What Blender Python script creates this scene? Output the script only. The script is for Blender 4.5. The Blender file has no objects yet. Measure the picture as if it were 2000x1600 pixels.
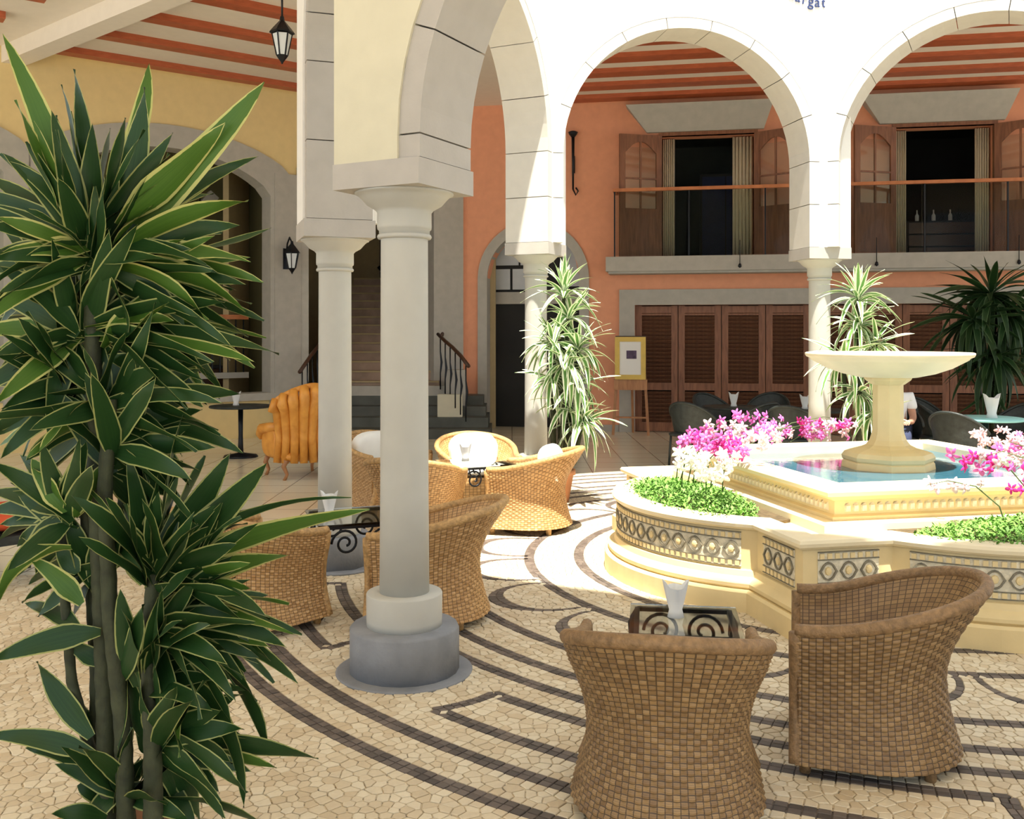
import bpy, bmesh, math, random
from mathutils import Vector, Matrix
from mathutils.geometry import delaunay_2d_cdt
random.seed(7)
PI = math.pi
sc = bpy.context.scene
COL = sc.collection
R = random.uniform

# ---------------- camera, world, sun, exposure ----------------
F, HZ, EYE = 1900.0, 655.0, 1.7          # focal length in px of a 2000 px wide frame, horizon row, eye height
cd = bpy.data.cameras.new('camera'); cam = bpy.data.objects.new('camera', cd); COL.objects.link(cam)
cam.location = (0, 0, EYE); cam.rotation_euler = (PI/2, 0, 0)
cd.sensor_width = 36; cd.lens = 36*F/2000; cd.shift_y = -(800-HZ)/2000; cd.clip_end = 200
sc.camera = cam
w = bpy.data.worlds.new('sky'); sc.world = w; w.use_nodes = True
wn = w.node_tree.nodes; bg = wn['Background']
bg.inputs['Color'].default_value = (0.80, 0.90, 1.0, 1); bg.inputs['Strength'].default_value = 2.6
sd = bpy.data.lights.new('sun', 'SUN'); sd.energy = 24; sd.angle = math.radians(1.2); sd.color = (1.0, 0.94, 0.82)
so = bpy.data.objects.new('sun', sd); COL.objects.link(so)
sun_dir = Vector((-0.02, 0.30, -0.95)).normalized()
so.rotation_euler = sun_dir.to_track_quat('-Z', 'Y').to_euler(); so.location = (0, -5, 20)
sc.view_settings.view_transform = 'Standard'; sc.view_settings.look = 'None'
sc.view_settings.gamma = 1; sc.view_settings.use_curve_mapping = False
sc.view_settings.exposure = -0.75

# ---------------- materials ----------------
def nt(name):
    m = bpy.data.materials.new(name); m.use_nodes = True
    return m, m.node_tree.nodes, m.node_tree.links, m.node_tree.nodes['Principled BSDF']
def rgb(c): return (c[0], c[1], c[2], 1)
def mat(name, col, rough=0.6, metal=0, noise=0.10, scale=8, bump=0.0, bscale=60, spec=0.4, trans=0, alpha=1):
    m, N, L, b = nt(name)
    b.inputs['Roughness'].default_value = rough; b.inputs['Metallic'].default_value = metal
    b.inputs['Specular IOR Level'].default_value = spec
    b.inputs['Transmission Weight'].default_value = trans
    tc = N.new('ShaderNodeTexCoord')
    if noise:
        n = N.new('ShaderNodeTexNoise'); n.inputs['Scale'].default_value = scale; n.inputs['Detail'].default_value = 5
        L.new(tc.outputs['Object'], n.inputs['Vector'])
        r = N.new('ShaderNodeValToRGB'); r.color_ramp.elements[0].position = .3; r.color_ramp.elements[1].position = .7
        r.color_ramp.elements[0].color = rgb([c*(1-noise) for c in col]); r.color_ramp.elements[1].color = rgb([min(1, c*(1+noise)) for c in col])
        L.new(n.outputs['Fac'], r.inputs['Fac']); L.new(r.outputs['Color'], b.inputs['Base Color'])
    else: b.inputs['Base Color'].default_value = rgb(col)
    if bump:
        n2 = N.new('ShaderNodeTexNoise'); n2.inputs['Scale'].default_value = bscale; n2.inputs['Detail'].default_value = 4
        L.new(tc.outputs['Object'], n2.inputs['Vector'])
        bp = N.new('ShaderNodeBump'); bp.inputs['Strength'].default_value = bump; bp.inputs['Distance'].default_value = .01
        L.new(n2.outputs['Fac'], bp.inputs['Height']); L.new(bp.outputs['Normal'], b.inputs['Normal'])
    return m
def wood(name, c1, c2, sc_=(3, 3, 40), rough=.45):
    m, N, L, b = nt(name); b.inputs['Roughness'].default_value = rough
    tc = N.new('ShaderNodeTexCoord'); mp = N.new('ShaderNodeMapping'); mp.inputs['Scale'].default_value = sc_
    n = N.new('ShaderNodeTexNoise'); n.inputs['Scale'].default_value = 2; n.inputs['Detail'].default_value = 6; n.inputs['Distortion'].default_value = .6
    r = N.new('ShaderNodeValToRGB'); r.color_ramp.elements[0].position = .3; r.color_ramp.elements[1].position = .7
    r.color_ramp.elements[0].color = rgb(c1); r.color_ramp.elements[1].color = rgb(c2)
    L.new(tc.outputs['Object'], mp.inputs['Vector']); L.new(mp.outputs['Vector'], n.inputs['Vector'])
    L.new(n.outputs['Fac'], r.inputs['Fac']); L.new(r.outputs['Color'], b.inputs['Base Color'])
    return m
M = {}
M['plaster_white'] = mat('white_plaster', (.86, .84, .80), .8, noise=.02, bump=.05)
M['plaster_cream_shaded'] = mat('cream_plaster_shaded', (.66, .62, .47), .8, noise=.03, bump=.05)  # cream plaster darkened to carry the shade of the near bays
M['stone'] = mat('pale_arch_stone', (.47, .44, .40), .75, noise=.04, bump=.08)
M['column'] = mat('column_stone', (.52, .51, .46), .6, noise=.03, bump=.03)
M['plinth'] = mat('grey_plinth_stone', (.24, .25, .27), .7, noise=.18, scale=6, bump=.2)
M['yellow'] = mat('yellow_plaster', (.80, .62, .30), .8, noise=.03, bump=.05)
M['salmon'] = mat('salmon_plaster', (.80, .36, .21), .8, noise=.04, bump=.05)
M['trim'] = mat('grey_trim_stone', (.44, .42, .37), .7, noise=.06, bump=.06)
M['ceiling'] = mat('ceiling_plaster', (.84, .77, .68), .8, noise=.02)
M['beam'] = wood('red_brown_beam', (.38, .085, .03), (.50, .12, .045), (3, 3, 20))
M['door'] = wood('door_wood', (.17, .065, .03), (.30, .125, .06), (12, 12, 1.5))
M['shutter'] = wood('shutter_wood', (.10, .042, .024), (.17, .075, .04), (12, 12, 1.5))
M['rail'] = wood('rail_wood', (.45, .15, .05), (.60, .22, .08), (3, 3, 3))
M['dark_wood'] = wood('dark_rail_wood', (.05, .022, .012), (.09, .04, .02))
M['easel'] = wood('easel_wood', (.35, .15, .06), (.50, .24, .10), (10, 10, 2))
M['stone_lit'] = mat('pale_lit_arch_stone', (.66, .63, .57), .75, noise=.03, bump=.06)  # arch stone copy with the court's sunlight put into its paler colour
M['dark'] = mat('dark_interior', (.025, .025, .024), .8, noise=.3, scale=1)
M['hall'] = mat('hall_plaster', (.42, .33, .18), .85, noise=.05)
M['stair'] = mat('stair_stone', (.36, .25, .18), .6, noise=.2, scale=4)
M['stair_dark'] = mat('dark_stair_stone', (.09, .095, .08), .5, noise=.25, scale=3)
M['iron'] = mat('black_iron', (.02, .022, .026), .35, .6, noise=0)
M['glass_smoke'] = mat('smoked_glass', (.72, .76, .74), .0, 0, noise=0, spec=.4, trans=1)
M['glass_smoke'].node_tree.nodes['Principled BSDF'].inputs['IOR'].default_value = 1.12
M['glass'] = mat('clear_glass', (.86, .93, .92), .03, 0, noise=0, spec=.6, trans=1)
M['curtain'] = mat('cream_curtain', (.66, .58, .42), .9, noise=.05)
M['linen'] = mat('white_linen', (.88, .88, .86), .85, noise=.02)
M['fount'] = mat('cream_fountain_stone', (.78, .62, .33), .5, noise=.06, scale=5, bump=.06)
M['fount_pale'] = mat('pale_fountain_stone', (.84, .73, .50), .45, noise=.05, scale=5, bump=.05)
M['panel'] = mat('carved_panel_stone', (.76, .69, .52), .6, noise=.22, scale=30, bump=.6, bscale=45)
M['medal'] = mat('dark_carved_edge', (.20, .18, .13), .6, noise=.2, scale=30)
M['water'] = mat('pool_water', (.035, .13, .19), .08, 0, noise=.10, scale=5, bump=.12, bscale=14, spec=.6)
M['soil'] = mat('planter_soil', (.10, .07, .035), .9, noise=.3, scale=20, bump=.5)
M['cover'] = mat('groundcover_leaf', (.16, .34, .06), .6, noise=.5, scale=14)
M['cane'] = mat('plant_cane', (.040, .046, .020), .7, noise=.35, scale=20, bump=.3)
M['stem'] = mat('orchid_stem', (.08, .12, .04), .6, noise=.2)
M['terracotta'] = mat('terracotta', (.50, .22, .10), .7)
M['pink'] = mat('pink_petal', (.78, .16, .52), .6, noise=.35, scale=25)
M['magenta'] = mat('magenta_petal', (.70, .03, .28), .6, noise=.3, scale=25)
M['blush'] = mat('blush_petal', (.88, .58, .62), .6, noise=.25, scale=25)
M['white_petal'] = mat('white_petal', (.90, .88, .80), .6, noise=.05)
M['orange_uph'] = wood('amber_upholstery', (.62, .24, .03), (.80, .36, .06), (4, 4, 4), .45)
M['dark_rattan'] = mat('dark_rattan', (.028, .034, .032), .5, noise=.3, scale=20, bump=.3)
M['cushion'] = mat('white_cushion', (.86, .85, .80), .85, noise=.03)
M['red'] = mat('red_cushion', (.62, .09, .03), .7, noise=.1)
M['gold'] = mat('gilt_frame', (.62, .43, .10), .4, .3, noise=.1)
M['paper'] = mat('white_mount', (.85, .84, .80), .8, noise=0)
M['print'] = mat('dark_print', (.10, .07, .12), .8, noise=.5, scale=12)
M['skin'] = mat('skin', (.52, .27, .18), .6, noise=.05)
M['hair'] = mat('dark_hair', (.04, .025, .02), .6)
M['shirt'] = mat('white_shirt', (.85, .86, .88), .85, noise=.02)
M['navy'] = mat('navy_cloth', (.03, .04, .09), .85, noise=.1)
M['teal'] = mat('pale_turquoise_cloth', (.35, .72, .72), .8, noise=.05)
M['letter'] = mat('blue_letter_paint', (.03, .05, .16), .6, noise=0)
M['frost'] = mat('frosted_lantern_glass', (.75, .80, .82), .3, noise=0)
M['fanlight'] = mat('pale_fanlight', (.55, .58, .60), .4, noise=.1, scale=2)
M['mortar'] = mat('mortar', (.16, .135, .10), .9, noise=.2, scale=30)

def mix(N, L, fac, a, b):
    x = N.new('ShaderNodeMix'); x.data_type = 'RGBA'
    for s, v in ((0, fac), (6, a), (7, b)):
        if hasattr(v, 'is_linked') or hasattr(v, 'links'): L.new(v, x.inputs[s])
        else: x.inputs[s].default_value = v if s == 0 else rgb(v)
    return x.outputs[2]
def math_(N, L, op, a, b=None, clamp=False):
    x = N.new('ShaderNodeMath'); x.operation = op; x.use_clamp = clamp
    for i, v in enumerate((a, b)):
        if v is None: continue
        if hasattr(v, 'links'): L.new(v, x.inputs[i])
        else: x.inputs[i].default_value = v
    return x.outputs[0]
CP = Vector((2.68, 7.38))     # centre of the rings in the paving
def pavement(name, dark=False, tile=False):
    m, N, L, b = nt(name); b.inputs['Roughness'].default_value = .6
    g = N.new('ShaderNodeNewGeometry')
    v = N.new('ShaderNodeTexVoronoi'); v.feature = 'DISTANCE_TO_EDGE'; v.inputs['Scale'].default_value = 21
    v2 = N.new('ShaderNodeTexVoronoi'); v2.inputs['Scale'].default_value = 21
    for q in (v, v2): q.voronoi_dimensions = '2D'; L.new(g.outputs['Position'], q.inputs['Vector'])
    sx = N.new('ShaderNodeSeparateColor'); L.new(v2.outputs['Color'], sx.inputs[0])
    n = N.new('ShaderNodeTexNoise'); n.inputs['Scale'].default_value = 1.3; L.new(g.outputs['Position'], n.inputs['Vector'])
    if dark: base = mix(N, L, sx.outputs[0], (.085, .062, .05), (.17, .135, .11)); jn = (.07, .055, .045)
    else:
        base = mix(N, L, sx.outputs[0], (.62, .51, .34), (.80, .70, .52)); jn = (.22, .185, .13)
        base = mix(N, L, math_(N, L, 'MULTIPLY', n.outputs['Fac'], .35), base, (.60, .47, .33))
    e = math_(N, L, 'LESS_THAN', v.outputs['Distance'], .055)
    c = mix(N, L, e, base, jn)
    if tile:
        sp = N.new('ShaderNodeSeparateXYZ'); L.new(g.outputs['Position'], sp.inputs[0])
        dx = math_(N, L, 'SUBTRACT', sp.outputs[0], CP.x); dy = math_(N, L, 'SUBTRACT', sp.outputs[1], CP.y)
        r2 = math_(N, L, 'ADD', math_(N, L, 'MULTIPLY', dx, dx), math_(N, L, 'MULTIPLY', dy, dy))
        k = math_(N, L, 'MULTIPLY', math_(N, L, 'GREATER_THAN', r2, 4.9**2), math_(N, L, 'GREATER_THAN', sp.outputs[1], 6.9))
        br = N.new('ShaderNodeTexBrick'); br.inputs['Scale'].default_value = 1; br.offset = 0
        br.inputs['Brick Width'].default_value = .5; br.inputs['Row Height'].default_value = .5; br.inputs['Mortar Size'].default_value = .006
        br.inputs['Color1'].default_value = rgb((.84, .79, .63)); br.inputs['Color2'].default_value = rgb((.78, .73, .57)); br.inputs['Mortar'].default_value = rgb((.28, .23, .17))
        L.new(g.outputs['Position'], br.inputs['Vector'])
        c = mix(N, L, k, c, br.outputs['Color'])
        L.new(math_(N, L, 'SUBTRACT', .6, math_(N, L, 'MULTIPLY', k, .42)), b.inputs['Roughness'])
    L.new(c, b.inputs['Base Color'])
    bp = N.new('ShaderNodeBump'); bp.inputs['Strength'].default_value = .25; bp.inputs['Distance'].default_value = .006
    L.new(math_(N, L, 'MINIMUM', v.outputs['Distance'], .12), bp.inputs['Height']); L.new(bp.outputs['Normal'], b.inputs['Normal'])
    return m
M['pave'] = pavement('mosaic_pavement', tile=True)
M['pave_dark'] = pavement('dark_mosaic_band', dark=True)
def stone_attr(name, a, b_):
    m, N, L, b = nt(name); b.inputs['Roughness'].default_value = .6
    at = N.new('ShaderNodeAttribute'); at.attribute_name = 'rnd'
    c = mix(N, L, at.outputs['Fac'], a, b_)
    tc = N.new('ShaderNodeNewGeometry'); n = N.new('ShaderNodeTexNoise'); n.inputs['Scale'].default_value = 60; n.inputs['Detail'].default_value = 4
    L.new(tc.outputs['Position'], n.inputs['Vector'])
    c = mix(N, L, math_(N, L, 'MULTIPLY', n.outputs['Fac'], .3), c, [x*.55 for x in a])
    L.new(c, b.inputs['Base Color'])
    bp = N.new('ShaderNodeBump'); bp.inputs['Strength'].default_value = .25; bp.inputs['Distance'].default_value = .004
    L.new(n.outputs['Fac'], bp.inputs['Height']); L.new(bp.outputs['Normal'], b.inputs['Normal'])
    return m
M['cobble'] = stone_attr('cream_cobble', (.66, .53, .35), (.84, .74, .55))
M['cobble_dark'] = stone_attr('dark_cobble', (.075, .06, .05), (.19, .15, .125))
def wicker(name, a, b_, gap_shade):
    m, N, L, b = nt(name); b.inputs['Roughness'].default_value = .5
    uv = N.new('ShaderNodeTexCoord'); sp = N.new('ShaderNodeSeparateXYZ'); L.new(uv.outputs['UV'], sp.inputs[0])
    fl = N.new('ShaderNodeVectorMath'); fl.operation = 'FLOOR'; L.new(uv.outputs['UV'], fl.inputs[0])
    wh = N.new('ShaderNodeTexWhiteNoise'); wh.noise_dimensions = '2D'; L.new(fl.outputs[0], wh.inputs['Vector'])
    fx = math_(N, L, 'FRACT', sp.outputs[0]); fy = math_(N, L, 'FRACT', sp.outputs[1])
    ex = math_(N, L, 'MINIMUM', fx, math_(N, L, 'SUBTRACT', 1, fx)); ey = math_(N, L, 'MINIMUM', fy, math_(N, L, 'SUBTRACT', 1, fy))
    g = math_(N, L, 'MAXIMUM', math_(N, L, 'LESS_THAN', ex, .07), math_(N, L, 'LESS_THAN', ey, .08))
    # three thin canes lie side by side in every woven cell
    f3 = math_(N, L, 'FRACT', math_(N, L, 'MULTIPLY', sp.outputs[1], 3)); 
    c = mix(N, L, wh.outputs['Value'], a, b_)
    c = mix(N, L, math_(N, L, 'MULTIPLY', math_(N, L, 'LESS_THAN', f3, .18), .35), c, gap_shade)
    c = mix(N, L, math_(N, L, 'MULTIPLY', g, .8), c, gap_shade)  # shade between the canes is painted into the weave colour
    L.new(c, b.inputs['Base Color'])
    return m
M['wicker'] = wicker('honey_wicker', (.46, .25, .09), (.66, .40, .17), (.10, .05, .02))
M['wicker_shaded'] = wicker('shaded_wicker', (.22, .125, .05), (.36, .22, .09), (.04, .022, .01))  # honey wicker with the foreground shade mixed into its colour
M['wicker_plain'] = mat('wicker_roll', (.50, .30, .12), .5, noise=.3, scale=40, bump=.6, bscale=90)
M['wicker_plain_shaded'] = mat('shaded_wicker_roll', (.26, .155, .07), .5, noise=.3, scale=40, bump=.6, bscale=90)  # roll colour darkened the same way, standing in for shade
def leafmat(name, mid, mid2, edge, ew=.17):
    m, N, L, b = nt(name); b.inputs['Roughness'].default_value = .42; b.inputs['Specular IOR Level'].default_value = .25
    uv = N.new('ShaderNodeTexCoord'); sp = N.new('ShaderNodeSeparateXYZ'); L.new(uv.outputs['UV'], sp.inputs[0])
    d = math_(N, L, 'ABSOLUTE', math_(N, L, 'SUBTRACT', sp.outputs[0], .5))
    mp = N.new('ShaderNodeMapping'); mp.inputs['Scale'].default_value = (30, 1.2, 1); L.new(uv.outputs['UV'], mp.inputs['Vector'])
    n = N.new('ShaderNodeTexNoise'); n.inputs['Scale'].default_value = 1; L.new(mp.outputs['Vector'], n.inputs['Vector'])
    c = mix(N, L, n.outputs['Fac'], mid, mid2)
    k = math_(N, L, 'GREATER_THAN', math_(N, L, 'ADD', d, math_(N, L, 'MULTIPLY', n.outputs['Fac'], .06)), .5-ew+.03)
    c = mix(N, L, k, c, edge)
    L.new(c, b.inputs['Base Color'])
    return m
M['leaf'] = leafmat('dracaena_leaf', (.006, .026, .008), (.026, .072, .014), (.30, .32, .11), .075)
M['leaf_backlit'] = leafmat('backlit_dracaena_leaf', (.03, .085, .012), (.08, .16, .02), (.42, .42, .14), .10)  # lighter leaf copy, light coming through from behind is in its colour
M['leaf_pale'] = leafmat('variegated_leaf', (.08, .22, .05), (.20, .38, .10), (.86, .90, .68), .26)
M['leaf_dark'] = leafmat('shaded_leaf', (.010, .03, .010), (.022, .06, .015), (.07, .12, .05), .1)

# ---------------- helpers ----------------
def rm(px, py, Y):      # the point seen at (px, py) at distance Y
    return Vector(((px-1000)*Y/F, Y, EYE+(HZ-py)*Y/F))
def gp(px, py):         # ground point
    Y = F*EYE/(py-HZ); return Vector(((px-1000)*Y/F, Y, 0))
class MB:
    def __init__(s): s.v = []; s.f = []; s.uv = None; s.sm = []
    def add(s, vs, fs, smooth=False):
        o = len(s.v); s.v += [tuple(x) for x in vs]; s.f += [tuple(i+o for i in f) for f in fs]; s.sm += [smooth]*len(fs); return s
    def box(s, c, d, rz=0, m=None, top=1.0):
        x, y, z = [q/2 for q in d]; vs = []
        for k, t in ((-1, 1), (1, top)):
            for a, b in ((-1, -1), (1, -1), (1, 1), (-1, 1)): vs.append(Vector((a*x*t, b*y*t, k*z)))
        if rz: rot = Matrix.Rotation(rz, 3, 'Z'); vs = [rot @ q for q in vs]
        if m: vs = [m @ q for q in vs]
        vs = [q+Vector(c) for q in vs]
        return s.add(vs, [(3, 2, 1, 0), (4, 5, 6, 7), (0, 1, 5, 4), (1, 2, 6, 5), (2, 3, 7, 6), (3, 0, 4, 7)])
    def bar(s, a, b, wd, th=None, up=(0, 0, 1)):
        a = Vector(a); b = Vector(b); t = (b-a).normalized(); th = th or wd
        u = Vector(up)
        if abs(t.dot(u)) > .98: u = Vector((0, 1, 0))
        x = t.cross(u).normalized(); y = x.cross(t)
        vs = [p+x*i*wd/2+y*j*th/2 for p in (a, b) for i, j in ((-1, -1), (1, -1), (1, 1), (-1, 1))]
        return s.add(vs, [(0, 1, 2, 3), (7, 6, 5, 4), (0, 4, 5, 1), (1, 5, 6, 2), (2, 6, 7, 3), (3, 7, 4, 0)])
    def tube(s, pts, r, n=8, closed=False):
        pts = [Vector(p) for p in pts]; k = len(pts); rr = r if hasattr(r, '__len__') else [r]*k
        vs = []; prev = None
        for i, p in enumerate(pts):
            a = pts[i-1] if (i > 0 or closed) else p; b = pts[(i+1) % k] if (i < k-1 or closed) else p
            t = (b-a).normalized()
            if prev is None: x = t.orthogonal().normalized()
            else:
                x = prev-t*prev.dot(t)
                x = x.normalized() if x.length > 1e-6 else t.orthogonal().normalized()
            prev = x; y = t.cross(x)
            vs += [p+(x*math.cos(2*PI*j/n)+y*math.sin(2*PI*j/n))*rr[i] for j in range(n)]
        fs = []
        for i in range(k if closed else k-1):
            for j in range(n):
                a = i*n+j; b = i*n+(j+1) % n; i2 = (i+1) % k
                fs.append((a, b, i2*n+(j+1) % n, i2*n+j))
        if not closed: fs += [tuple(range(n-1, -1, -1)), tuple(range((k-1)*n, k*n))]
        return s.add(vs, fs, True)
    def lathe(s, prof, n=32, c=(0, 0, 0), rz=0, smooth=True, sq=1):
        vs = []; k = len(prof)
        for r, z in prof:
            for j in range(n):
                a = 2*PI*(j+.0)/n+rz; vs.append((c[0]+r*math.cos(a), c[1]+r*math.sin(a), c[2]+z))
        fs = [(i*n+j, i*n+(j+1) % n, (i+1)*n+(j+1) % n, (i+1)*n+j) for i in range(k-1) for j in range(n)]
        s.add(vs, fs, smooth)
        s.f += [tuple(len(s.v)-n*k+q for q in range(n-1, -1, -1)), tuple(len(s.v)-n+q for q in range(n))]; s.sm += [False, False]
        return s
    def prism(s, poly, z0, z1):
        n = len(poly); vs = [(p[0], p[1], z0) for p in poly]+[(p[0], p[1], z1) for p in poly]
        return s.add(vs, [tuple(range(n-1, -1, -1)), tuple(range(n, 2*n))]+[(i, (i+1) % n, n+(i+1) % n, n+i) for i in range(n)])
    def rings(s, loops, cap=True, smooth=False):
        n = len(loops[0]); vs = [p for l in loops for p in l]
        fs = [(i*n+j, i*n+(j+1) % n, (i+1)*n+(j+1) % n, (i+1)*n+j) for i in range(len(loops)-1) for j in range(n)]
        if cap: fs += [tuple(range(n-1, -1, -1)), tuple(range((len(loops)-1)*n, len(loops)*n))]
        return s.add(vs, fs, smooth)
    def pillow(s, c, d, rz=0, p=.45, n=12, m=None):
        vs = []; rot = Matrix.Rotation(rz, 3, 'Z')
        def sg(x, e): return math.copysign(abs(x)**e, x)
        k = n
        for i in range(k+1):
            ph = -PI/2+PI*i/k
            for j in range(2*n):
                th = 2*PI*j/(2*n)
                q = Vector((d[0]/2*sg(math.cos(ph), .7)*sg(math.cos(th), p), d[1]/2*sg(math.cos(ph), .7)*sg(math.sin(th), p), d[2]/2*sg(math.sin(ph), .8)))
                if m: q = m @ q
                vs.append(rot @ q+Vector(c))
        w2 = 2*n
        return s.add(vs, [(i*w2+j, i*w2+(j+1) % w2, (i+1)*w2+(j+1) % w2, (i+1)*w2+j) for i in range(k) for j in range(w2)], True)
    def mesh(s, name, m):
        me = bpy.data.meshes.new(name); me.from_pydata(s.v, [], s.f)
        if len(s.sm) == len(me.polygons): me.polygons.foreach_set('use_smooth', s.sm)
        if m: me.materials.append(M[m] if isinstance(m, str) else m)
        me.validate(); me.update()
        bm = bmesh.new(); bm.from_mesh(me); bmesh.ops.recalc_face_normals(bm, faces=bm.faces); bm.to_mesh(me); bm.free()
        return me
    def obj(s, name, m, parent=None, loc=None):
        return link(name, s.mesh(name, m), parent, loc)
def link(name, me, parent=None, loc=None, mtx=None):
    o = bpy.data.objects.new(name, me); COL.objects.link(o)
    if parent: o.parent = parent
    if loc is not None: o.location = loc
    if mtx is not None: o.matrix_local = mtx
    return o
def thing(name, label, cat, loc=(0, 0, 0), rz=0, group=None):
    o = bpy.data.objects.new(name, None); COL.objects.link(o); o.location = loc; o.rotation_euler = (0, 0, rz)
    return tag(o, label, cat, group)
def tag(o, label, cat, group=None):
    o['label'] = label; o['category'] = cat
    if group: o['group'] = group
    return o
def struct(o, label=None):
    o['kind'] = 'structure'
    if label: o['label'] = label
    return o
def stuff(o): o['kind'] = 'stuff'; return o
def dup(root, loc, rz, label, group=None, scale=None):
    r = root.copy(); COL.objects.link(r); r.location = loc; r.rotation_euler = (0, 0, rz); r['label'] = label
    if group: r['group'] = group
    if scale: r.scale = (scale,)*3
    for ch in root.children:
        c = ch.copy(); COL.objects.link(c); c.parent = r
        for g in ch.children:
            d = g.copy(); COL.objects.link(d); d.parent = c
    return r
# ---------------- floor ----------------
b = MB(); b.add([(-22, -8, 0), (22, -8, 0), (22, 26, 0), (-22, 26, 0)], [(0, 1, 2, 3)])
floor = struct(b.obj('floor', 'pave'), 'cream mosaic paving with dark concentric bands, beige tiles in the gallery')
CX = [Vector(p) for p in ((2.35, 3.38), (-.545, 4.93), (-1.31, 7.2), (.26, 10.6), (3.54, 11.2), (6.55, 9.65), (6.85, 6.3), (5.0, 3.9))]
BANDS = [4.72, 4.48, 4.24, 3.92, 3.70, 3.48, 3.18, 2.55, 2.17]; HW = .038
polys = []      # (points, half widths)
def circ(r, a0, a1, c=CP, n=None):
    n = n or max(6, int(abs(a1-a0)*r/.12))
    return [Vector((c.x+r*math.cos(a0+(a1-a0)*i/n), c.y+r*math.sin(a0+(a1-a0)*i/n))) for i in range(n+1)]
CLR = .56
def cut_arcs(r):
    """the two bands beside the columns stop at a ring around each of them"""
    cuts = []
    for c in CX:
        d = (c-CP).length; ca = (r*r+d*d-CLR*CLR)/(2*r*d)
        if abs(ca) < 1: a = math.atan2(c.y-CP.y, c.x-CP.x) % (2*PI); h = math.acos(ca); cuts.append((a-h, a+h))
    cuts.sort(); out = []
    if not cuts: return [(0, 2*PI)]
    for i in range(len(cuts)):
        a = cuts[i][1]; b2 = cuts[(i+1) % len(cuts)][0]+(2*PI if i == len(cuts)-1 else 0)
        out.append((a, b2))
    return out
arcs = []
for r in BANDS:
    for a0, a1 in (cut_arcs(r) if r in (4.24, 3.92) else [(0, 2*PI)]):
        arcs.append((r, a0, a1)); p = circ(r, a0, a1); polys.append((p, [HW]*len(p)))
for c in CX:      # closing arcs beside the columns
    th = math.atan2(c.y-CP.y, c.x-CP.x); d = (c-CP).length
    def ang(r):
        ca = (d*d+CLR*CLR-r*r)/(2*d*CLR); return math.acos(max(-1, min(1, ca)))
    h1, h2 = ang(3.92), ang(4.24)
    for s in (1, -1):
        a, b2 = th+PI+s*h1, th+PI+s*h2
        p = circ(CLR, a, b2, c, 8); polys.append((p, [HW*.8]*len(p)))
for k in range(22):      # leaf loops between the rings
    th = 2*PI*k/22+.12; pts = []; ww = []
    for i in range(21):
        q = PI*i/20; a = th-.125*math.cos(q); r = 2.56+.44*math.sin(q)**.8
        pts.append(CP+Vector((math.cos(a), math.sin(a)))*r); ww.append(.016+.04*math.sin(q)**3)
    polys.append((pts, ww))
def strip(pts, ww, z0, z1):
    m = MB(); n = len(pts); L_ = []; R_ = []
    for i, p in enumerate(pts):
        t = (pts[min(i+1, n-1)]-pts[max(i-1, 0)]).normalized(); nn = Vector((-t.y, t.x))*ww[i]
        L_.append(p+nn); R_.append(p-nn)
    vs = [(p.x, p.y, z) for z in (z0, z1) for side in (L_, R_) for p in side]
    fs = []
    for i in range(n-1):
        fs += [(2*n+i, 2*n+i+1, 3*n+i+1, 3*n+i), (i, i+1, 2*n+i+1, 2*n+i), (n+i, 3*n+i, 3*n+i+1, n+i+1)]
    return m.add(vs, fs)
for p, ww in polys:
    strip(p, ww, -.01, .0015).obj('paving_band', 'pave_dark', floor)

# single mosaic stones near the camera
YN, YF = 2.9, 6.9
def inview(x, y): return YN < y < YF and abs(x) < .56*y
FOUNT = Vector((2.81, 7.27))
def clear(x, y):
    if (x-FOUNT.x)**2+(y-FOUNT.y)**2 < 1.75**2: return False
    for c in CX[:3]:
        if (x-c.x)**2+(y-c.y)**2 < .3**2: return False
    return True
grid = {}; G = .06; seeds = []
def near(x, y, d):
    gx, gy = int(x//G), int(y//G)
    for i in (-1, 0, 1):
        for j in (-1, 0, 1):
            for q in grid.get((gx+i, gy+j), ()):
                if (q[0]-x)**2+(q[1]-y)**2 < d*d: return True
    return False
def put(x, y, k, d):
    if not (YN-.1 < y < YF+.1 and abs(x) < .56*y+.1): return
    if near(x, y, d): return
    grid.setdefault((int(x//G), int(y//G)), []).append((x, y)); seeds.append((x, y, k))
S = .047
for r, a0, a1 in arcs:
    n = int((a1-a0)*r/.05)
    for i in range(n):
        for off, k in ((-1.5, 0), (-.5, 1), (.5, 1), (1.5, 0)):
            a = a0+(a1-a0)*(i+.5+(.0 if abs(off) < 1 else 0))/n; rr = r+off*HW
            put(CP.x+rr*math.cos(a), CP.y+rr*math.sin(a), k, .02)
for p, ww in polys[len(arcs):]:
    for i in range(len(p)-1):
        L0 = (p[i+1]-p[i]).length; nq = max(1, round(L0/.045))
        t = (p[i+1]-p[i]).normalized(); nn = Vector((-t.y, t.x))
        for j in range(nq):
            f = (j+.5)/nq; c = p[i].lerp(p[i+1], f); wv = ww[i]*(1-f)+ww[i+1]*f
            offs = (-.5, .5, -1.5, 1.5) if wv > .03 else (0, -2, 2)
            for o_ in offs: q = c+nn*wv*o_; put(q.x, q.y, 1 if abs(o_) < 1 else 0, .019)
ny = int((YF-YN)/(S*.87))
for j in range(ny+1):
    y = YN+j*S*.87
    for i in range(int(-.56*YF/S), int(.56*YF/S)+1):
        x = (i+.5*(j % 2))*S+R(-.012, .012); yy = y+R(-.010, .010)
        put(x, yy, 0, .036)
def seg_d(p, a, b2):
    d = b2-a; t = max(0, min(1, (p-a).dot(d)/max(d.length_squared, 1e-9))); return (p-a-d*t).length, t
free = []
for p, ww in polys[len(arcs):]:
    cx = sum(q.x for q in p)/len(p); cy = sum(q.y for q in p)/len(p); free.append((cx, cy, p, ww))
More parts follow.
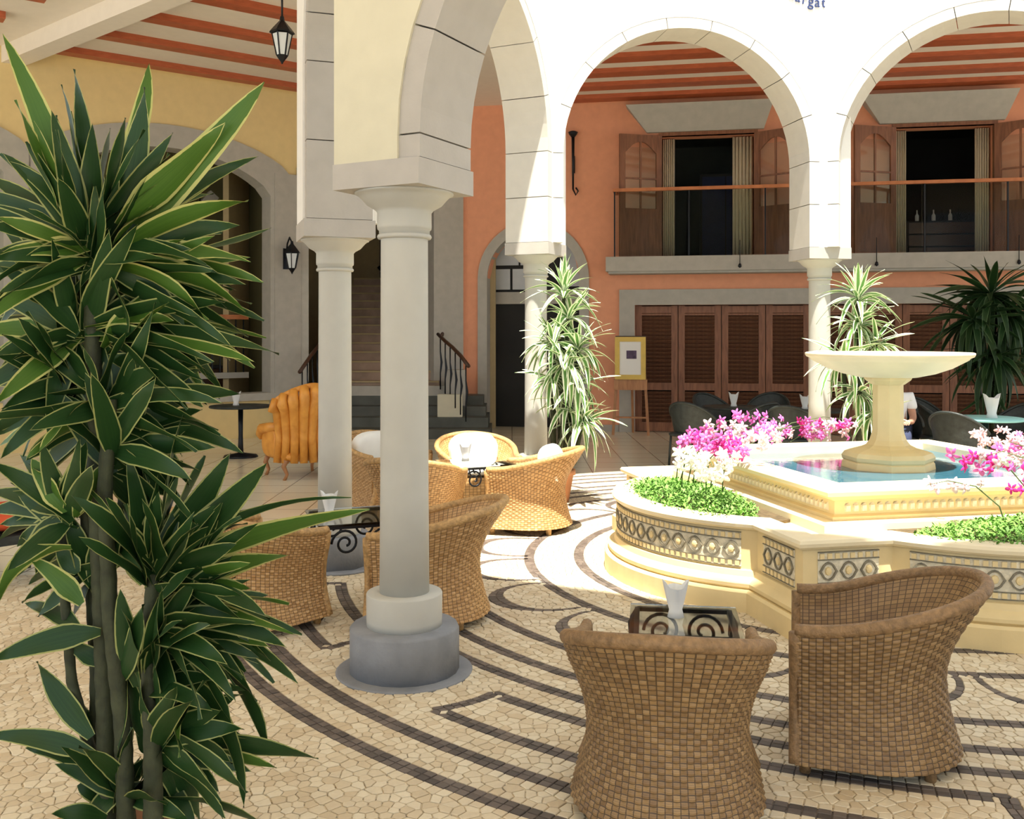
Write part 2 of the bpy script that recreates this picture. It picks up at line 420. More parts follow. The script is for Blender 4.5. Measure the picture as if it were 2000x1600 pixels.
def dark_free(x, y):
    P = Vector((x, y))
    for cx, cy, p, ww in free:
        if (x-cx)**2+(y-cy)**2 > .45: continue
        for i in range(len(p)-1):
            d, t = seg_d(P, p[i], p[i+1])
            if d < ww[i]*(1-t)+ww[i+1]*t: return True
    return False
res = delaunay_2d_cdt([Vector((s[0], s[1])) for s in seeds], [], [], 0, 1e-6)
vco, tri, orig = res[0], res[2], res[3]
cen = [[] for _ in vco]
for t in tri:
    A, B_, C_ = vco[t[0]], vco[t[1]], vco[t[2]]
    dd = 2*(A.x*(B_.y-C_.y)+B_.x*(C_.y-A.y)+C_.x*(A.y-B_.y))
    if abs(dd) < 1e-12: continue
    a2, b2, c2 = A.length_squared, B_.length_squared, C_.length_squared
    c = Vector(((a2*(B_.y-C_.y)+b2*(C_.y-A.y)+c2*(A.y-B_.y))/dd, (a2*(C_.x-B_.x)+b2*(A.x-C_.x)+c2*(B_.x-A.x))/dd))
    for q in t: cen[q].append(c)
cells = []
for i, v in enumerate(vco):
    x, y = v.x, v.y
    if not inview(x, y) or not clear(x, y) or len(cen[i]) < 3: continue
    cs = sorted(cen[i], key=lambda c: math.atan2(c.y-y, c.x-x))
    if max((c-v).length for c in cs) > .07: continue
    k = seeds[orig[i][0]][2] if orig[i] else 0
    if not k and dark_free(x, y): k = 1
    cells.append((v, cs, k))
cells.sort(key=lambda c: c[0].length)
def stone_geo(m, v, cs, o=(0, 0)):
    n = len(cs); h = .005+R(0, .0025)
    def ring(f, z): return [(v.x+(c.x-v.x)*f-o[0], v.y+(c.y-v.y)*f-o[1], z) for c in cs]
    g = .90
    vs = ring(g, -.002)+ring(g, h-.002)+ring(g*.88, h)
    m.add(vs, [tuple(range(2*n, 3*n))]+[(r*n+i, r*n+(i+1) % n, (r+1)*n+(i+1) % n, (r+1)*n+i) for r in (0, 1) for i in range(n)])
    return 1+2*n
def fast(m, name, mt, rnd, parent, loc=None):
    me = bpy.data.meshes.new(name); me.from_pydata(m.v, [], m.f); me.materials.append(M[mt])
    at = me.attributes.new('rnd', 'FLOAT', 'FACE'); at.data.foreach_set('value', rnd)
    return link(name, me, parent, loc)
for v, cs, k in cells[:290]:
    m = MB(); n = stone_geo(m, v, cs, (v.x, v.y))
    fast(m, 'paving_stone', 'cobble_dark' if k else 'cobble', [random.random()]*n, floor, (v.x, v.y, 0))
for kk, mt in ((0, 'cobble'), (1, 'cobble_dark')):
    m = MB(); rn = []
    for v, cs, k in cells[290:]:
        if k == kk: n = stone_geo(m, v, cs); rn += [random.random()]*n
    stuff(fast(m, 'small_paving_stones', mt, rn, floor))

# ---------------- arcade around the court ----------------
TH, HP, RING = .50, .25, .12
ZT = 6.1
def arcade(name, label, p0, p1, z0, z1, zs, vous=9, pm='plaster_white', rec=.014):
    L_ = (p1-p0).length; ang = math.atan2(p1.y-p0.y, p1.x-p0.x)
    c = L_/2; ri = L_/2-HP; ro = ri+RING
    m = MB()
    def slab(quads, y0, y1):
        for q in quads:
            vs = [(x, y0, z) for x, z in q]+[(x, y1, z) for x, z in q]; n = len(q)
            m.add(vs, [tuple(range(n)), tuple(range(2*n-1, n-1, -1))]+[(i, n+i, n+(i+1) % n, (i+1) % n) for i in range(n)])
    q = []
    q.append([(0, z0), (HP-RING, z0), (HP-RING, zs), (0, zs)])
    q.append([(L_-HP+RING, z1), (L_+HP, z1), (L_+HP, zs), (L_-HP+RING, zs)])
    q.append([(0, zs), (HP-RING, zs), (HP-RING, ZT), (0, ZT)])
    q.append([(L_-HP+RING, zs), (L_+HP, zs), (L_+HP, ZT), (L_-HP+RING, ZT)])
    n = 28
    # one continuous outline above the arch
    top = [(c-ro*math.cos(PI*i/n), zs+ro*math.sin(PI*i/n)) for i in range(n+1)]
    for i in range(n): q.append([top[i], top[i+1], (top[i+1][0], ZT), (top[i][0], ZT)])
    slab(q, -TH/2, TH/2)
    me = m.mesh(name, pm)
    bm = bmesh.new(); bm.from_mesh(me); bmesh.ops.remove_doubles(bm, verts=bm.verts, dist=1e-5)
    # drop faces that ended up inside the slab
    seen = {}
    for f in bm.faces:
        seen.setdefault(tuple(sorted(v.index for v in f.verts)), []).append(f)
    kill = [f for fs in seen.values() if len(fs) > 1 for f in fs]
    bmesh.ops.delete(bm, geom=kill, context='FACES_ONLY'); bmesh.ops.recalc_face_normals(bm, faces=bm.faces); bm.to_mesh(me); bm.free()
    wall = struct(link(name, me, None, (p0.x, p0.y, 0)), label); wall.rotation_euler = (0, 0, ang)
    # arch ring stones
    D = TH/2-rec; g = .004
    def block(pi, po):
        k = len(pi); mm = MB(); vs = []
        for y in (-D, D): vs += [(x, y, z) for x, z in pi]+[(x, y, z) for x, z in po]
        fs = []
        for i in range(k-1):
            fs += [(i, i+1, k+i+1, k+i), (2*k+i, 3*k+i, 3*k+i+1, 2*k+i+1), (i, 2*k+i, 2*k+i+1, i+1), (k+i, k+i+1, 3*k+i+1, 3*k+i)]
        fs += [(0, k, 3*k, 2*k), (k-1, 3*k-1, 4*k-1, 2*k-1)]
        mm.add(vs, fs); mm.obj('arch_stone', 'stone' if rec > .01 else 'stone_lit', wall)
    for side, zb in ((0, z0), (1, z1)):
        nb = max(1, round((zs-zb)/.55))
        for i in range(nb):
            a, b2 = zb+(zs-zb)*i/nb+g, zb+(zs-zb)*(i+1)/nb-g
            xi, xo = (HP, HP-RING) if side == 0 else (L_-HP, L_-HP+RING)
            block([(xi, a), (xi, b2)], [(xo, a), (xo, b2)])
    for i in range(vous):
        a, b2 = PI*i/vous+g/ri, PI*(i+1)/vous-g/ri
        an = [a+(b2-a)*j/4 for j in range(5)]
        block([(c-ri*math.cos(t), zs+ri*math.sin(t)) for t in an], [(c-(ro-.001)*math.cos(t), zs+(ro-.001)*math.sin(t)) for t in an])
    return wall
ZI = [2.545, 2.545, 2.53, 2.69, 2.69, 2.69, 2.60, 2.55]
names = ['wall_near', 'wall_left', 'wall_left', 'wall_back', 'wall_back', 'wall_right', 'wall_right', 'wall_near']
labs = ['white arcade wall with the nearest arch, above the closest column', 'narrow arcade bay between the two left columns', 'arcade bay turned towards the back column beside the salmon wall', 'brilliant white arcade bay with the middle arch', 'brilliant white arcade bay with the right hand arch', 'arcade bay to the right of the fountain', 'arcade bay right of the fountain, nearer the viewer', 'arcade bay at the near right of the court']
for k in range(8):
    zs = 2.66 if k == 0 else 3.65
    arcade(names[k], labs[k], CX[k], CX[(k+1) % 8], ZI[k], ZI[(k+1) % 8], zs, pm='plaster_cream_shaded' if k in (0, 7) else 'plaster_white', rec=.014 if k in (0, 1, 7) else .003)
clabs = ['pale column at the near right corner of the court', 'nearest cream column on a thick grey octagonal plinth', 'slim white column behind the nearest one, beside the amber wing chair', 'white column partly hidden by the middle pale leaved plant', 'white column behind the fountain bowl with a pale leaved plant against it', 'white column right of the fountain', 'white column at the far right of the court', 'white column at the right front of the court']
for k, c in enumerate(CX):
    prev = CX[k-1]; ang = math.atan2(c.y-prev.y, c.x-prev.x); zi = ZI[k]; dz = zi-2.545
    t = thing('stone_column', clabs[k], 'column', (c.x, c.y, 0), ang, 'arcade columns')
    m = MB(); m.box((0, 0, zi-.063), (.51, .51, .126)); m.obj('impost_block', 'stone', t)
    zc = zi-.126
    prof = [(.128, zc-.215), (.128, zc-.19), (.136, zc-.185), (.138, zc-.17), (.137, zc-.10), (.150, zc-.085), (.19, zc-.062), (.218, zc-.03), (.238, zc-.012), (.250, zc-.008), (.250, zc)]
    MB().lathe(prof, 40).obj('capital', 'column', t)
    MB().lathe([(.120, zc-.235), (.134, zc-.232), (.138, zc-.222), (.134, zc-.212), (.120, zc-.209)], 40).obj('neck_ring', 'column', t)
    MB().lathe([(.126, .40), (.122, .9), (.119, zc-.23), (.119, zc-.2)], 40).obj('shaft', 'column', t)
    MB().lathe([(.19, .232), (.191, .27), (.192, .395), (.188, .402), (.12, .404)], 40).obj('base_ring', 'column', t)
    MB().lathe([(.272, 0), (.272, .225), (.262, .238), (.1, .24)], 8, rz=PI/8).obj('plinth', 'plinth', t) if k != 1 else MB().lathe([(.277, 0), (.277, .222), (.268, .236), (.1, .24)], 20, rz=.2).obj('plinth', 'plinth', t)
    MB().lathe([(.345, 0), (.345, .010), (.335, .014), (.2, .014)], 40).obj('floor_collar', 'plinth', t)

# ---------------- outer walls ----------------
class Wall:
    def __init__(s, o, ang, L_, H, th=.35):
        s.o = Vector(o); s.a = ang; s.d = Vector((math.cos(ang), math.sin(ang))); s.L = L_; s.H = H; s.th = th; s.op = []
    def s_at(s, px, off=0):      # distance along the wall of the image column px (off: plane shifted towards the court)
        k = (px-1000)/F; o = s.o+s.nrm()*off; return (k*o.y-o.x)/(s.d.x-k*s.d.y)
    def nrm(s): return Vector((s.d.y, -s.d.x))
    def z_at(s, px, py, off=0):
        q = s.o+s.nrm()*off+s.d*s.s_at(px, off); return EYE+(HZ-py)*q.y/F
    def P(s, a, z, off=0):
        q = s.o+s.d*a+s.nrm()*off; return Vector((q.x, q.y, z))
    def open(s, s0, s1, z0, fn): s.op.append((s0, s1, z0, fn if callable(fn) else (lambda x, v=fn: v)))
    def build(s, name, m_, label, N_=20):
        m = MB(); br = {0, s.L}
        for a, b2, z0, fn in s.op:
            for i in range(N_+1): br.add(round(a+(b2-a)*i/N_, 5))
        br = sorted(br)
        def q(pts): m.add([s.P(*p) for p in pts], [tuple(range(len(pts)))])
        for a, b2 in zip(br, br[1:]):
            mid = (a+b2)/2; lo = [(0, 0)]
            ops = sorted([o for o in s.op if o[0] < mid < o[1]], key=lambda o: o[2])
            for off in (0, -s.th):
                za = zb = 0
                for o in ops:
                    if o[2] > max(za, zb)+1e-4: q([(a, za, off), (b2, zb, off), (b2, o[2], off), (a, o[2], off)])
                    za, zb = o[3](a), o[3](b2)
                q([(a, za, off), (b2, zb, off), (b2, s.H, off), (a, s.H, off)])
            for o in ops:
                q([(a, o[3](a), 0), (b2, o[3](b2), 0), (b2, o[3](b2), -s.th), (a, o[3](a), -s.th)])
                if o[2] > 0: q([(a, o[2], 0), (b2, o[2], 0), (b2, o[2], -s.th), (a, o[2], -s.th)])
        for o in s.op:
            for e in (o[0], o[1]): q([(e, o[2], 0), (e, o[3](e), 0), (e, o[3](e), -s.th), (e, o[2], -s.th)])
        for e in (0, s.L): q([(e, 0, 0), (e, s.H, 0), (e, s.H, -s.th), (e, 0, -s.th)])
        bm = bmesh.new(); me = bpy.data.meshes.new(name); me.from_pydata(m.v, [], m.f); bm.from_mesh(me)
        bmesh.ops.remove_doubles(bm, verts=bm.verts, dist=1e-4); bmesh.ops.recalc_face_normals(bm, faces=bm.faces); bm.to_mesh(me); bm.free()
        me.materials.append(M[m_])
        return struct(link(name, me), label)
    def sweep(s, inner, outer, y0, y1):      # frame between two outlines on the wall
        m = MB(); n = len(inner); vs = []
        for y in (y0, y1): vs += [s.P(a, z, y) for a, z in inner]+[s.P(a, z, y) for a, z in outer]
        fs = []
        for i in range(n-1):
            fs += [(i, i+1, n+i+1, n+i), (2*n+i, 3*n+i, 3*n+i+1, 2*n+i+1), (i, 2*n+i, 2*n+i+1, i+1), (n+i, n+i+1, 3*n+i+1, 3*n+i)]
        fs += [(0, n, 3*n, 2*n), (n-1, 3*n-1, 4*n-1, 2*n-1)]
        return m.add(vs, fs)
    def box(s, m, s0, s1, z0, z1, y0, y1):
        vs = [s.P(a, z, y) for y in (y0, y1) for a, z in ((s0, z0), (s1, z0), (s1, z1), (s0, z1))]
        return m.add(vs, [(0, 3, 2, 1), (4, 5, 6, 7), (0, 1, 5, 4), (1, 2, 6, 5), (2, 3, 7, 6), (3, 0, 4, 7)])

HC = 5.85
# back wall (salmon)
WB = Wall((-.82, 17.65), math.radians(-10.5), 12.5, HC)
a0, a1 = WB.s_at(952), WB.s_at(1132); ac = (a0+a1)/2; ar = (a1-a0)/2
zsp = 2.72
archf = lambda x: zsp+math.sqrt(max(0, ar*ar-(x-ac)**2))*1.02
WB.open(a0, a1, 0, archf)
f0, f1 = WB.s_at(1240), WB.s_at(1240)+8.2
ZF = 2.23
WB.open(f0, f1, 0, ZF)
d0, d1 = WB.s_at(1292), WB.s_at(1474); e0, e1 = WB.s_at(1748), WB.s_at(1942)
ZD0, ZD1 = 3.02, 5.18
WB.open(d0, d1, ZD0, ZD1); WB.open(e0, e1, ZD0, ZD1)
WB.build('wall_back', 'salmon', 'salmon plastered gallery wall with balcony above and shutters below')
# grey arch frame of the passage
def arch_outline(c, r, zs, z0, k=1.02, n=24): return [(c-r, z0)]+[(c-r*math.cos(PI*i/n), zs+r*k*math.sin(PI*i/n)) for i in range(n+1)]+[(c+r, z0)]
o = WB.sweep(arch_outline(ac, ar-.001, zsp, 0), arch_outline(ac, ar+.17, zsp, 0), -.30, .05).obj('trim_1', 'trim'); struct(o, 'grey round arched door surround in the salmon wall')
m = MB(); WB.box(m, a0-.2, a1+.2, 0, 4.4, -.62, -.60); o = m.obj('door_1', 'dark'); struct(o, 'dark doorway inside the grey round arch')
for (x0, x1, y0, y1) in ((952, 1002, 3.0, 3.55), (1006, 1060, 3.0, 3.55), (952, 985, 2.55, 2.93), (990, 1030, 2.55, 2.93), (1090, 1131, 2.6, 3.4)):
    m = MB(); WB.box(m, WB.s_at(x0), WB.s_at(x1), y0, y1, -.6, -.56); m.obj('fanlight_pane', 'fanlight', o)
m = MB(); WB.box(m, a0, a1, 2.28, 2.50, -.6, -.5); m.obj('door_header', 'trim', o)
# grey surround of the shutters
m = MB(); WB.box(m, f0-.27, f1+.3, ZF, ZF+.27, -.02, .06); o = m.obj('trim_2', 'trim'); struct(o, 'grey stone lintel above the louvred shutters')
m = MB(); WB.box(m, f0-.27, f0, 0, ZF, -.02, .06); o = m.obj('trim_3', 'trim'); struct(o, 'grey stone jamb left of the louvred shutters, behind the easel')
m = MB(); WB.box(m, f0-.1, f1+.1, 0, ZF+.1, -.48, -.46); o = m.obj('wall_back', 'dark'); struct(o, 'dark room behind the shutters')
m = MB(); WB.box(m, 0, a0-.2, 0, .12, 0, .02); struct(m.obj('baseboard_back', 'trim'))
m = MB(); WB.box(m, a1+.18, f0-.28, 0, .12, 0, .02); struct(m.obj('baseboard_back', 'trim'))
# shutter panels
pw = 8.2/11
for i in range(11):
    s0 = f0+i*pw
    q = WB.P(s0+pw/2, 0, -.12)
    words = ['first', 'second', 'third', 'fourth', 'fifth', 'sixth', 'seventh', 'eighth', 'ninth', 'tenth', 'eleventh']
    t = thing('louvred_shutter', 'brown louvred wooden shutter door, %s from the easel' % words[i], 'shutter', q, WB.a, 'folding shutters under the balcony')
    fr = MB(); w2 = pw-.012; st = .11
    for x in (-w2/2+st/2, w2/2-st/2): fr.box((x, 0, ZF/2), (st, .05, ZF-.02))
    for z, h in ((.09, .16), (.80, .13), (ZF-.10, .16)): fr.box((0, 0, z), (w2-2*st, .048, h))
    fr.obj('frame', 'door', t)
    if i == 0:
        sm = MB().box((0, 0, 0), (w2-2*st, .012, .085), m=Matrix.Rotation(math.radians(38), 3, 'X')).mesh('slat', 'shutter')
    zz = [.20+.068*j for j in range(8)]+[.90+.068*j for j in range(18)]
    for z in zz: link('slat', sm, t, (0, 0, z))
# balcony
b0 = WB.s_at(1183, .45)
m = MB(); WB.box(m, b0, WB.L-.1, 2.80, 3.05, 0, .45); WB.box(m, b0+.04, WB.L-.1, 2.76, 2.80, 0, .40)
o = m.obj('trim_4', 'trim'); struct(o, 'grey stone balcony slab along the salmon wall')
bal = thing('balcony_railing', 'glass balcony railing with an orange wooden handrail', 'railing', WB.P(b0, 3.05, .4))
ballo = WB.P(b0, 3.05, .4)
def wbpart(fn, name, m_, root, lo):
    m = MB(); fn(m); m.v = [tuple(Vector(v)-lo) for v in m.v]; return m.obj(name, m_, root)
r0 = WB.s_at(1197, .4); zr = 4.17
wbpart(lambda m: (WB.box(m, r0, WB.L-.2, zr, zr+.055, .36, .43), WB.box(m, r0, r0+.06, zr, zr+.055, 0, .36)), 'handrail', 'rail', bal, ballo)
x = r0+.03
while x < WB.L-.4:
    wbpart(lambda m: WB.box(m, x+.02, x+1.22, 3.07, zr-.01, .385, .395), 'glass_pane', 'glass_smoke', bal, ballo)
    wbpart(lambda m: WB.box(m, x-.012, x+.012, 3.05, zr, .375, .405), 'post', 'iron', bal, ballo); x += 1.26
# cord pulls hanging from the slab edge
for px in (1445, 1712, 1990):
    s_ = WB.s_at(px, .46); q = WB.P(s_, 0, .47)
    t = thing('hanging_cord', 'dark cord with a weight on the balcony edge, %s' % {1445: 'under the left window', 1712: 'right of the column behind the bowl', 1990: 'at the right edge of the photo'}[px], 'cord', (q.x, q.y, 3.3), 0, 'cords on the balcony')
    MB().tube([(0, 0, 0), (0, 0, -.40)], .006, 6).obj('cord', 'iron', t); MB().lathe([(.004, -.47), (.03, -.45), (.025, -.41), (.008, -.39)], 10).obj('weight', 'iron', t)
# french doors
def leaf_door(s_hinge, wid, ang, label, z0=ZD0, z1=ZD1):
    q = WB.P(s_hinge, z0, .03); t = thing('french_door', label, 'door', q, WB.a+ang, 'open french doors on the balcony')
    H = z1-z0; st = .10; m = MB()
    for x in (st/2, wid-st/2): m.box((x, 0, H/2), (st, .045, H))
    m.box((wid/2, 0, .45), (wid-2*st, .04, .86)); m.box((wid/2, 0, H-.05), (wid-2*st, .04, .10))
    arc = [(st+(wid-2*st)*i/8, H-.10-.20*(1-math.sin(PI*i/8)) -.02) for i in range(9)]
    for i in range(8):
        (x0, za), (x1, zb) = arc[i], arc[i+1]
        m.add([(x0, -.02, za), (x1, -.02, zb), (x1, -.02, H-.1), (x0, -.02, H-.1), (x0, .02, za), (x1, .02, zb), (x1, .02, H-.1), (x0, .02, H-.1)],
              [(0, 1, 2, 3), (7, 6, 5, 4), (0, 4, 5, 1)])
    m.obj('frame', 'door', t)
    k = MB()
    for z in (.88+.52,): k.box((wid/2, 0, z), (wid-2*st, .03, .03))
    k.box((wid/2, 0, (H+.7)/2), (.03, .03, H-.9)); k.obj('glazing_bar', 'door', t)
    for x in (st+(wid-2*st)*.25, st+(wid-2*st)*.75):
        for za, zb in ((.88, 1.39), (1.41, H-.22)):
            MB().box((x, 0, (za+zb)/2), ((wid-2*st)/2-.02, .006, zb-za)).obj('pane', 'glass', t)
    return t
leaf_door(d0, .78, math.radians(205), 'left leaf of the left balcony window, open wooden french door')
leaf_door(d1, .78, math.radians(-32), 'right leaf of the left balcony window, open wooden french door')
leaf_door(e0, .78, math.radians(205), 'left leaf of the right balcony window, open wooden french door')
leaf_door(e1, .78, math.radians(-32), 'right leaf of the right balcony window, open wooden french door')
for (x0, x1, w1, lab) in ((d0, d1, 'window_1', 'left'), (e0, e1, 'window_2', 'right')):
    m = WB.sweep([(x0, ZD0), (x0, ZD1), (x1, ZD1), (x1, ZD0)], [(x0-.05, ZD0), (x0-.05, ZD1+.06), (x1+.05, ZD1+.06), (x1+.05, ZD0)], -.1, .03)
    o = m.obj(w1, 'door'); struct(o, 'wooden frame of the %s balcony window' % lab)
    # splayed hood between the window head and the ceiling
    s0, s1 = x0-.45, x1+.30
    vs = [WB.P(s0+.2, ZD1+.06, .08), WB.P(s1-.15, ZD1+.06, .08), WB.P(s1, 5.68, .34), WB.P(s0-.15, 5.68, .34), WB.P(s0+.2, ZD1+.06, 0), WB.P(s1-.15, ZD1+.06, 0), WB.P(s1, 5.68, 0), WB.P(s0-.15, 5.68, 0)]
    o = MB().add(vs, [(0, 1, 2, 3), (4, 7, 6, 5), (0, 4, 5, 1), (1, 5, 6, 2), (2, 6, 7, 3), (3, 7, 4, 0)]).obj('trim_5' if lab == 'left' else 'trim_6', 'trim'); struct(o, 'splayed grey hood above the %s balcony window' % lab)
    for sx, wd, nm in ((x0+.02, .20, 'left'), (x1-.02-(.34 if lab == 'left' else .22), .34 if lab == 'left' else .22, 'right')):
        m = MB(); n = 24; vs = []
        for z in (ZD0+.02, ZD1-.02):
            for i in range(n+1): vs.append(WB.P(sx+wd*i/n, z, -.22+.03*math.sin(i*1.5)))
        m.add(vs, [(i, i+1, n+2+i, n+1+i) for i in range(n)], True)
        o = m.obj('curtain', 'curtain'); md = o.modifiers.new('thickness', 'SOLIDIFY'); md.thickness = .008
        tag(o, 'cream curtain at the %s side of the %s balcony window' % (nm, lab), 'curtain', 'curtains in the balcony windows')
# dark rooms upstairs
def room(s0, s1, z0, z1, dep, m_, name, label, off=-.35):
    m = MB()
    def q(a): m.add([WB.P(*p) for p in a], [(0, 1, 2, 3)])
    y0, y1 = off, off-dep
    q([(s0, z0, y1), (s1, z0, y1), (s1, z1, y1), (s0, z1, y1)]); q([(s0, z0, y0), (s0, z0, y1), (s0, z1, y1), (s0, z1, y0)])
    q([(s1, z0, y0), (s1, z0, y1), (s1, z1, y1), (s1, z1, y0)]); q([(s0, z0, y0), (s1, z0, y0), (s1, z0, y1), (s0, z0, y1)]); q([(s0, z1, y0), (s1, z1, y0), (s1, z1, y1), (s0, z1, y1)])
    o = m.obj(name, m_); return struct(o, label)
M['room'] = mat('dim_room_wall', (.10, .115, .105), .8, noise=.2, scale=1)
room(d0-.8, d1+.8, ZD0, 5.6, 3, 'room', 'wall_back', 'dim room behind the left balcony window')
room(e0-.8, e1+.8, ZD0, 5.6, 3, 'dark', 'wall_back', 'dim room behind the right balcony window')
t = thing('tall_cabinet', 'dark tall cabinet inside the left balcony room', 'cabinet', WB.P((d0+d1)/2+.35, ZD0, -1.6), WB.a)
MB().box((0, 0, .85), (.95, .4, 1.7)).obj('body', 'dark', t); MB().box((-.22, -.21, .85), (.42, .02, 1.6)).obj('door', 'navy', t); MB().box((.22, -.21, .85), (.42, .02, 1.6)).obj('door', 'navy', t)
t = thing('chest_of_drawers', 'grey low chest with small bottles inside the right balcony room', 'chest', WB.P((e0+e1)/2+.2, ZD0, -1.2), WB.a)
MB().box((0, 0, .35), (1.2, .4, .7)).obj('body', 'dark', t)
for j in range(3): MB().box((0, -.205, .13+.22*j), (1.1, .02, .19)).obj('drawer', 'dark_wood', t)
for j in range(7):
    o = MB().lathe([(.03, 0), (.035, .02), (.035, .12), (.012, .16), (.012, .22)], 10).obj('bottle', 'linen' if j % 2 else 'glass_smoke', None, WB.P((e0+e1)/2-.3+.14*j, ZD0+.70, -1.25))
    tag(o, '%s bottle on the chest in the right balcony room, %s from the left' % ('white' if j % 2 else 'dark', words[j]), 'bottle', 'bottles in the balcony room')

# left gallery wall (yellow)
A1 = math.radians(36); E1 = Vector((-3.65, 16.6)); L1 = 8.6
WL = Wall(E1-Vector((math.cos(A1), math.sin(A1)))*L1, A1, L1, HC)
def seg_arch(s0, s1, zs, rise):
    c, h = (s0+s1)/2, (s1-s0)/2
    return lambda x: zs+rise*(1-((x-c)/h)**2)**.75 if abs(x-c) < h else zs
w0, w1 = WL.s_at(105), WL.s_at(528)
fn = seg_arch(w0, w1, 4.05, .62)
WL.open(w0, w1, .72, fn)
v0, v1 = -.6, WL.s_at(8); v0 = max(.05, v1-3.2)
fn2 = seg_arch(v1-3.4, v1, 4.05, .62)
WL.open(v0, v1, .72, fn2)
WL.build('wall_left', 'yellow', 'yellow plastered gallery wall with two wide arched openings')
def frame_of(s0, s1, fn, zb, d, nm, label):
    n = 24; ins = [(s0+.015, zb)]+[(min(s1-.015, max(s0+.015, s0+(s1-s0)*i/n)), fn(s0+(s1-s0)*i/n)-.02) for i in range(n+1)]+[(s1-.015, zb)]
    c, h = (s0+s1)/2, (s1-s0)/2
    out = [(s0-d, zb)]+[(c+(x-c)*(h+d)/h, z+d) for x, z in ins[1:-1]]+[(s1+d, zb)]
    o = WL.sweep(ins, out, -.33, .05).obj(nm, 'trim'); return struct(o, label)
frame_of(w0, w1, fn, .45, .36, 'trim_7', 'grey stone surround of the right arched opening in the yellow wall')
frame_of(v0, v1, fn2, .45, .36, 'trim_8', 'grey stone surround of the left arched opening in the yellow wall')
m = MB(); WL.box(m, w0-.3, w1+.3, .62, .74, -.33, .09); struct(m.obj('trim_9', 'trim'), 'grey stone sill under the right arched opening')
m = MB(); WL.box(m, WL.s_at(534), L1+.02, 0, 4.42, -.30, .07); o = m.obj('trim_10', 'trim'); struct(o, 'grey stone pier at the end of the yellow wall carrying a lantern')
m = MB(); WL.box(m, -.5, L1, -.01, HC, -3.6, -3.5); WL.box(m, -.5, -.4, 0, HC, -3.6, -.35); WL.box(m, L1-.05, L1+.05, 0, HC, -3.6, -.35)
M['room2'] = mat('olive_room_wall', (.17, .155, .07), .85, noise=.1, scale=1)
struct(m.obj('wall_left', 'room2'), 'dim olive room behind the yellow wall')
# things inside that room
q = WL.P((w0+w1)/2, 0, -1.1); t = thing('wooden_railing', 'orange wooden railing inside the arched opening of the yellow wall', 'railing', q, WL.a)
MB().box((0, 0, 2.02), (3.4, .07, .08)).obj('handrail', 'rail', t)
for j in range(24): MB().box((-1.6+.14*j, 0, 1.5), (.02, .02, 1.0)).obj('baluster', 'iron', t)
MB().box((0, 0, 1.0), (3.4, .1, .1)).obj('bottom_rail', 'trim', t)
q = WL.P(w1-1.5, 0, -2.2); t = thing('staircase_string', 'pale stair string rising behind the arched opening', 'stairs', q, WL.a)
MB().bar((-.6, 0, 2.0), (1.3, 0, 4.3), .12, .2).obj('string', 'trim', t)
MB().bar((-.6, .0, 2.5), (1.3, 0, 4.8), .05, .05).obj('handrail', 'iron', t)
for j in range(8): MB().box((-.5+.22*j, 0, 2.35+.27*j), (.02, .02, .5)).obj('baluster', 'iron', t)
for j in range(2):
    q = WL.P(w1-.6-.9*j, 0, -1.9); t = thing('bar_counter', 'dark wooden counter behind the arched opening, %s' % ('nearer its right side' if j == 0 else 'behind the tall foreground plant'), 'counter', q, WL.a)
    MB().box((0, 0, .55), (.86, .4, 1.1)).obj('body', 'dark_wood', t); MB().box((0, 0, 1.13), (.9, .46, .05)).obj('top', 'dark', t)

# stair hall
P0 = Vector((E1.x, E1.y)); P1 = Vector((-.82, 17.65))
dS = P1-P0; LS = dS.length; WS = Wall(P0, math.atan2(dS.y, dS.x), LS, HC)
g0, g1 = WS.s_at(602), WS.s_at(846)
fs_ = seg_arch(g0, g1, 4.3, .35)
WS.open(g0, g1, 0, fs_); WS.build('wall_back', 'salmon', 'salmon wall around the stair hall arch')
n = 24; c, h, d = (g0+g1)/2, (g1-g0)/2, .55
ins = [(g0+.001, 0)]+[(g0+(g1-g0)*i/n, fs_(g0+(g1-g0)*i/n)) for i in range(n+1)]+[(g1-.001, 0)]
out = [(g0-.2, 0)]+[(c+(x-c)*(h+(d if x > c else .2))/h, z+.25) for x, z in ins[1:-1]]+[(g1+d, 0)]
struct(WS.sweep(ins, out, -.5, .05).obj('trim_11', 'trim'), 'grey stone surround of the stair hall arch')
m = MB()
m.box((-2.4, 22.2, 3), (5.4, .1, 6)); m.box((-5.0, 19.6, 3), (.1, 5.2, 6)); m.box((-.35, 20, 3), (.1, 4.4, 6))
struct(m.obj('wall_back', 'hall'), 'tan stair hall wall')
st = thing('staircase', 'pale brown staircase rising through the arch behind the slim column', 'staircase', (0, 0, 0))
for i in range(4):
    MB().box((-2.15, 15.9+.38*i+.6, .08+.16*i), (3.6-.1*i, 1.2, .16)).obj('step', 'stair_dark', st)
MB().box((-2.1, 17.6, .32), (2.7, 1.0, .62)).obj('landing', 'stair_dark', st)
MB().box((-2.3, 17.12, .72), (2.5, .12, .18)).obj('landing_edge', 'trim', st)
for i in range(13):
    MB().box((-2.35, 17.3+.30*i+.6, .72+.085+.17*i), (2.1, 1.2, .17)).obj('step', 'stair', st)
    MB().box((-2.35, 17.3+.30*i-.01, .72+.155+.17*i), (2.1, .04, .03)).obj('tread_edge', 'hall', st)
MB().box((-.98, 17.0, .55), (.35, .3, 1.1)).obj('newel_block', 'trim', st)
MB().box((-1.05, 16.5, .45), (.42, .12, .5)).obj('newel_block', 'plaster_cream_shaded', st)
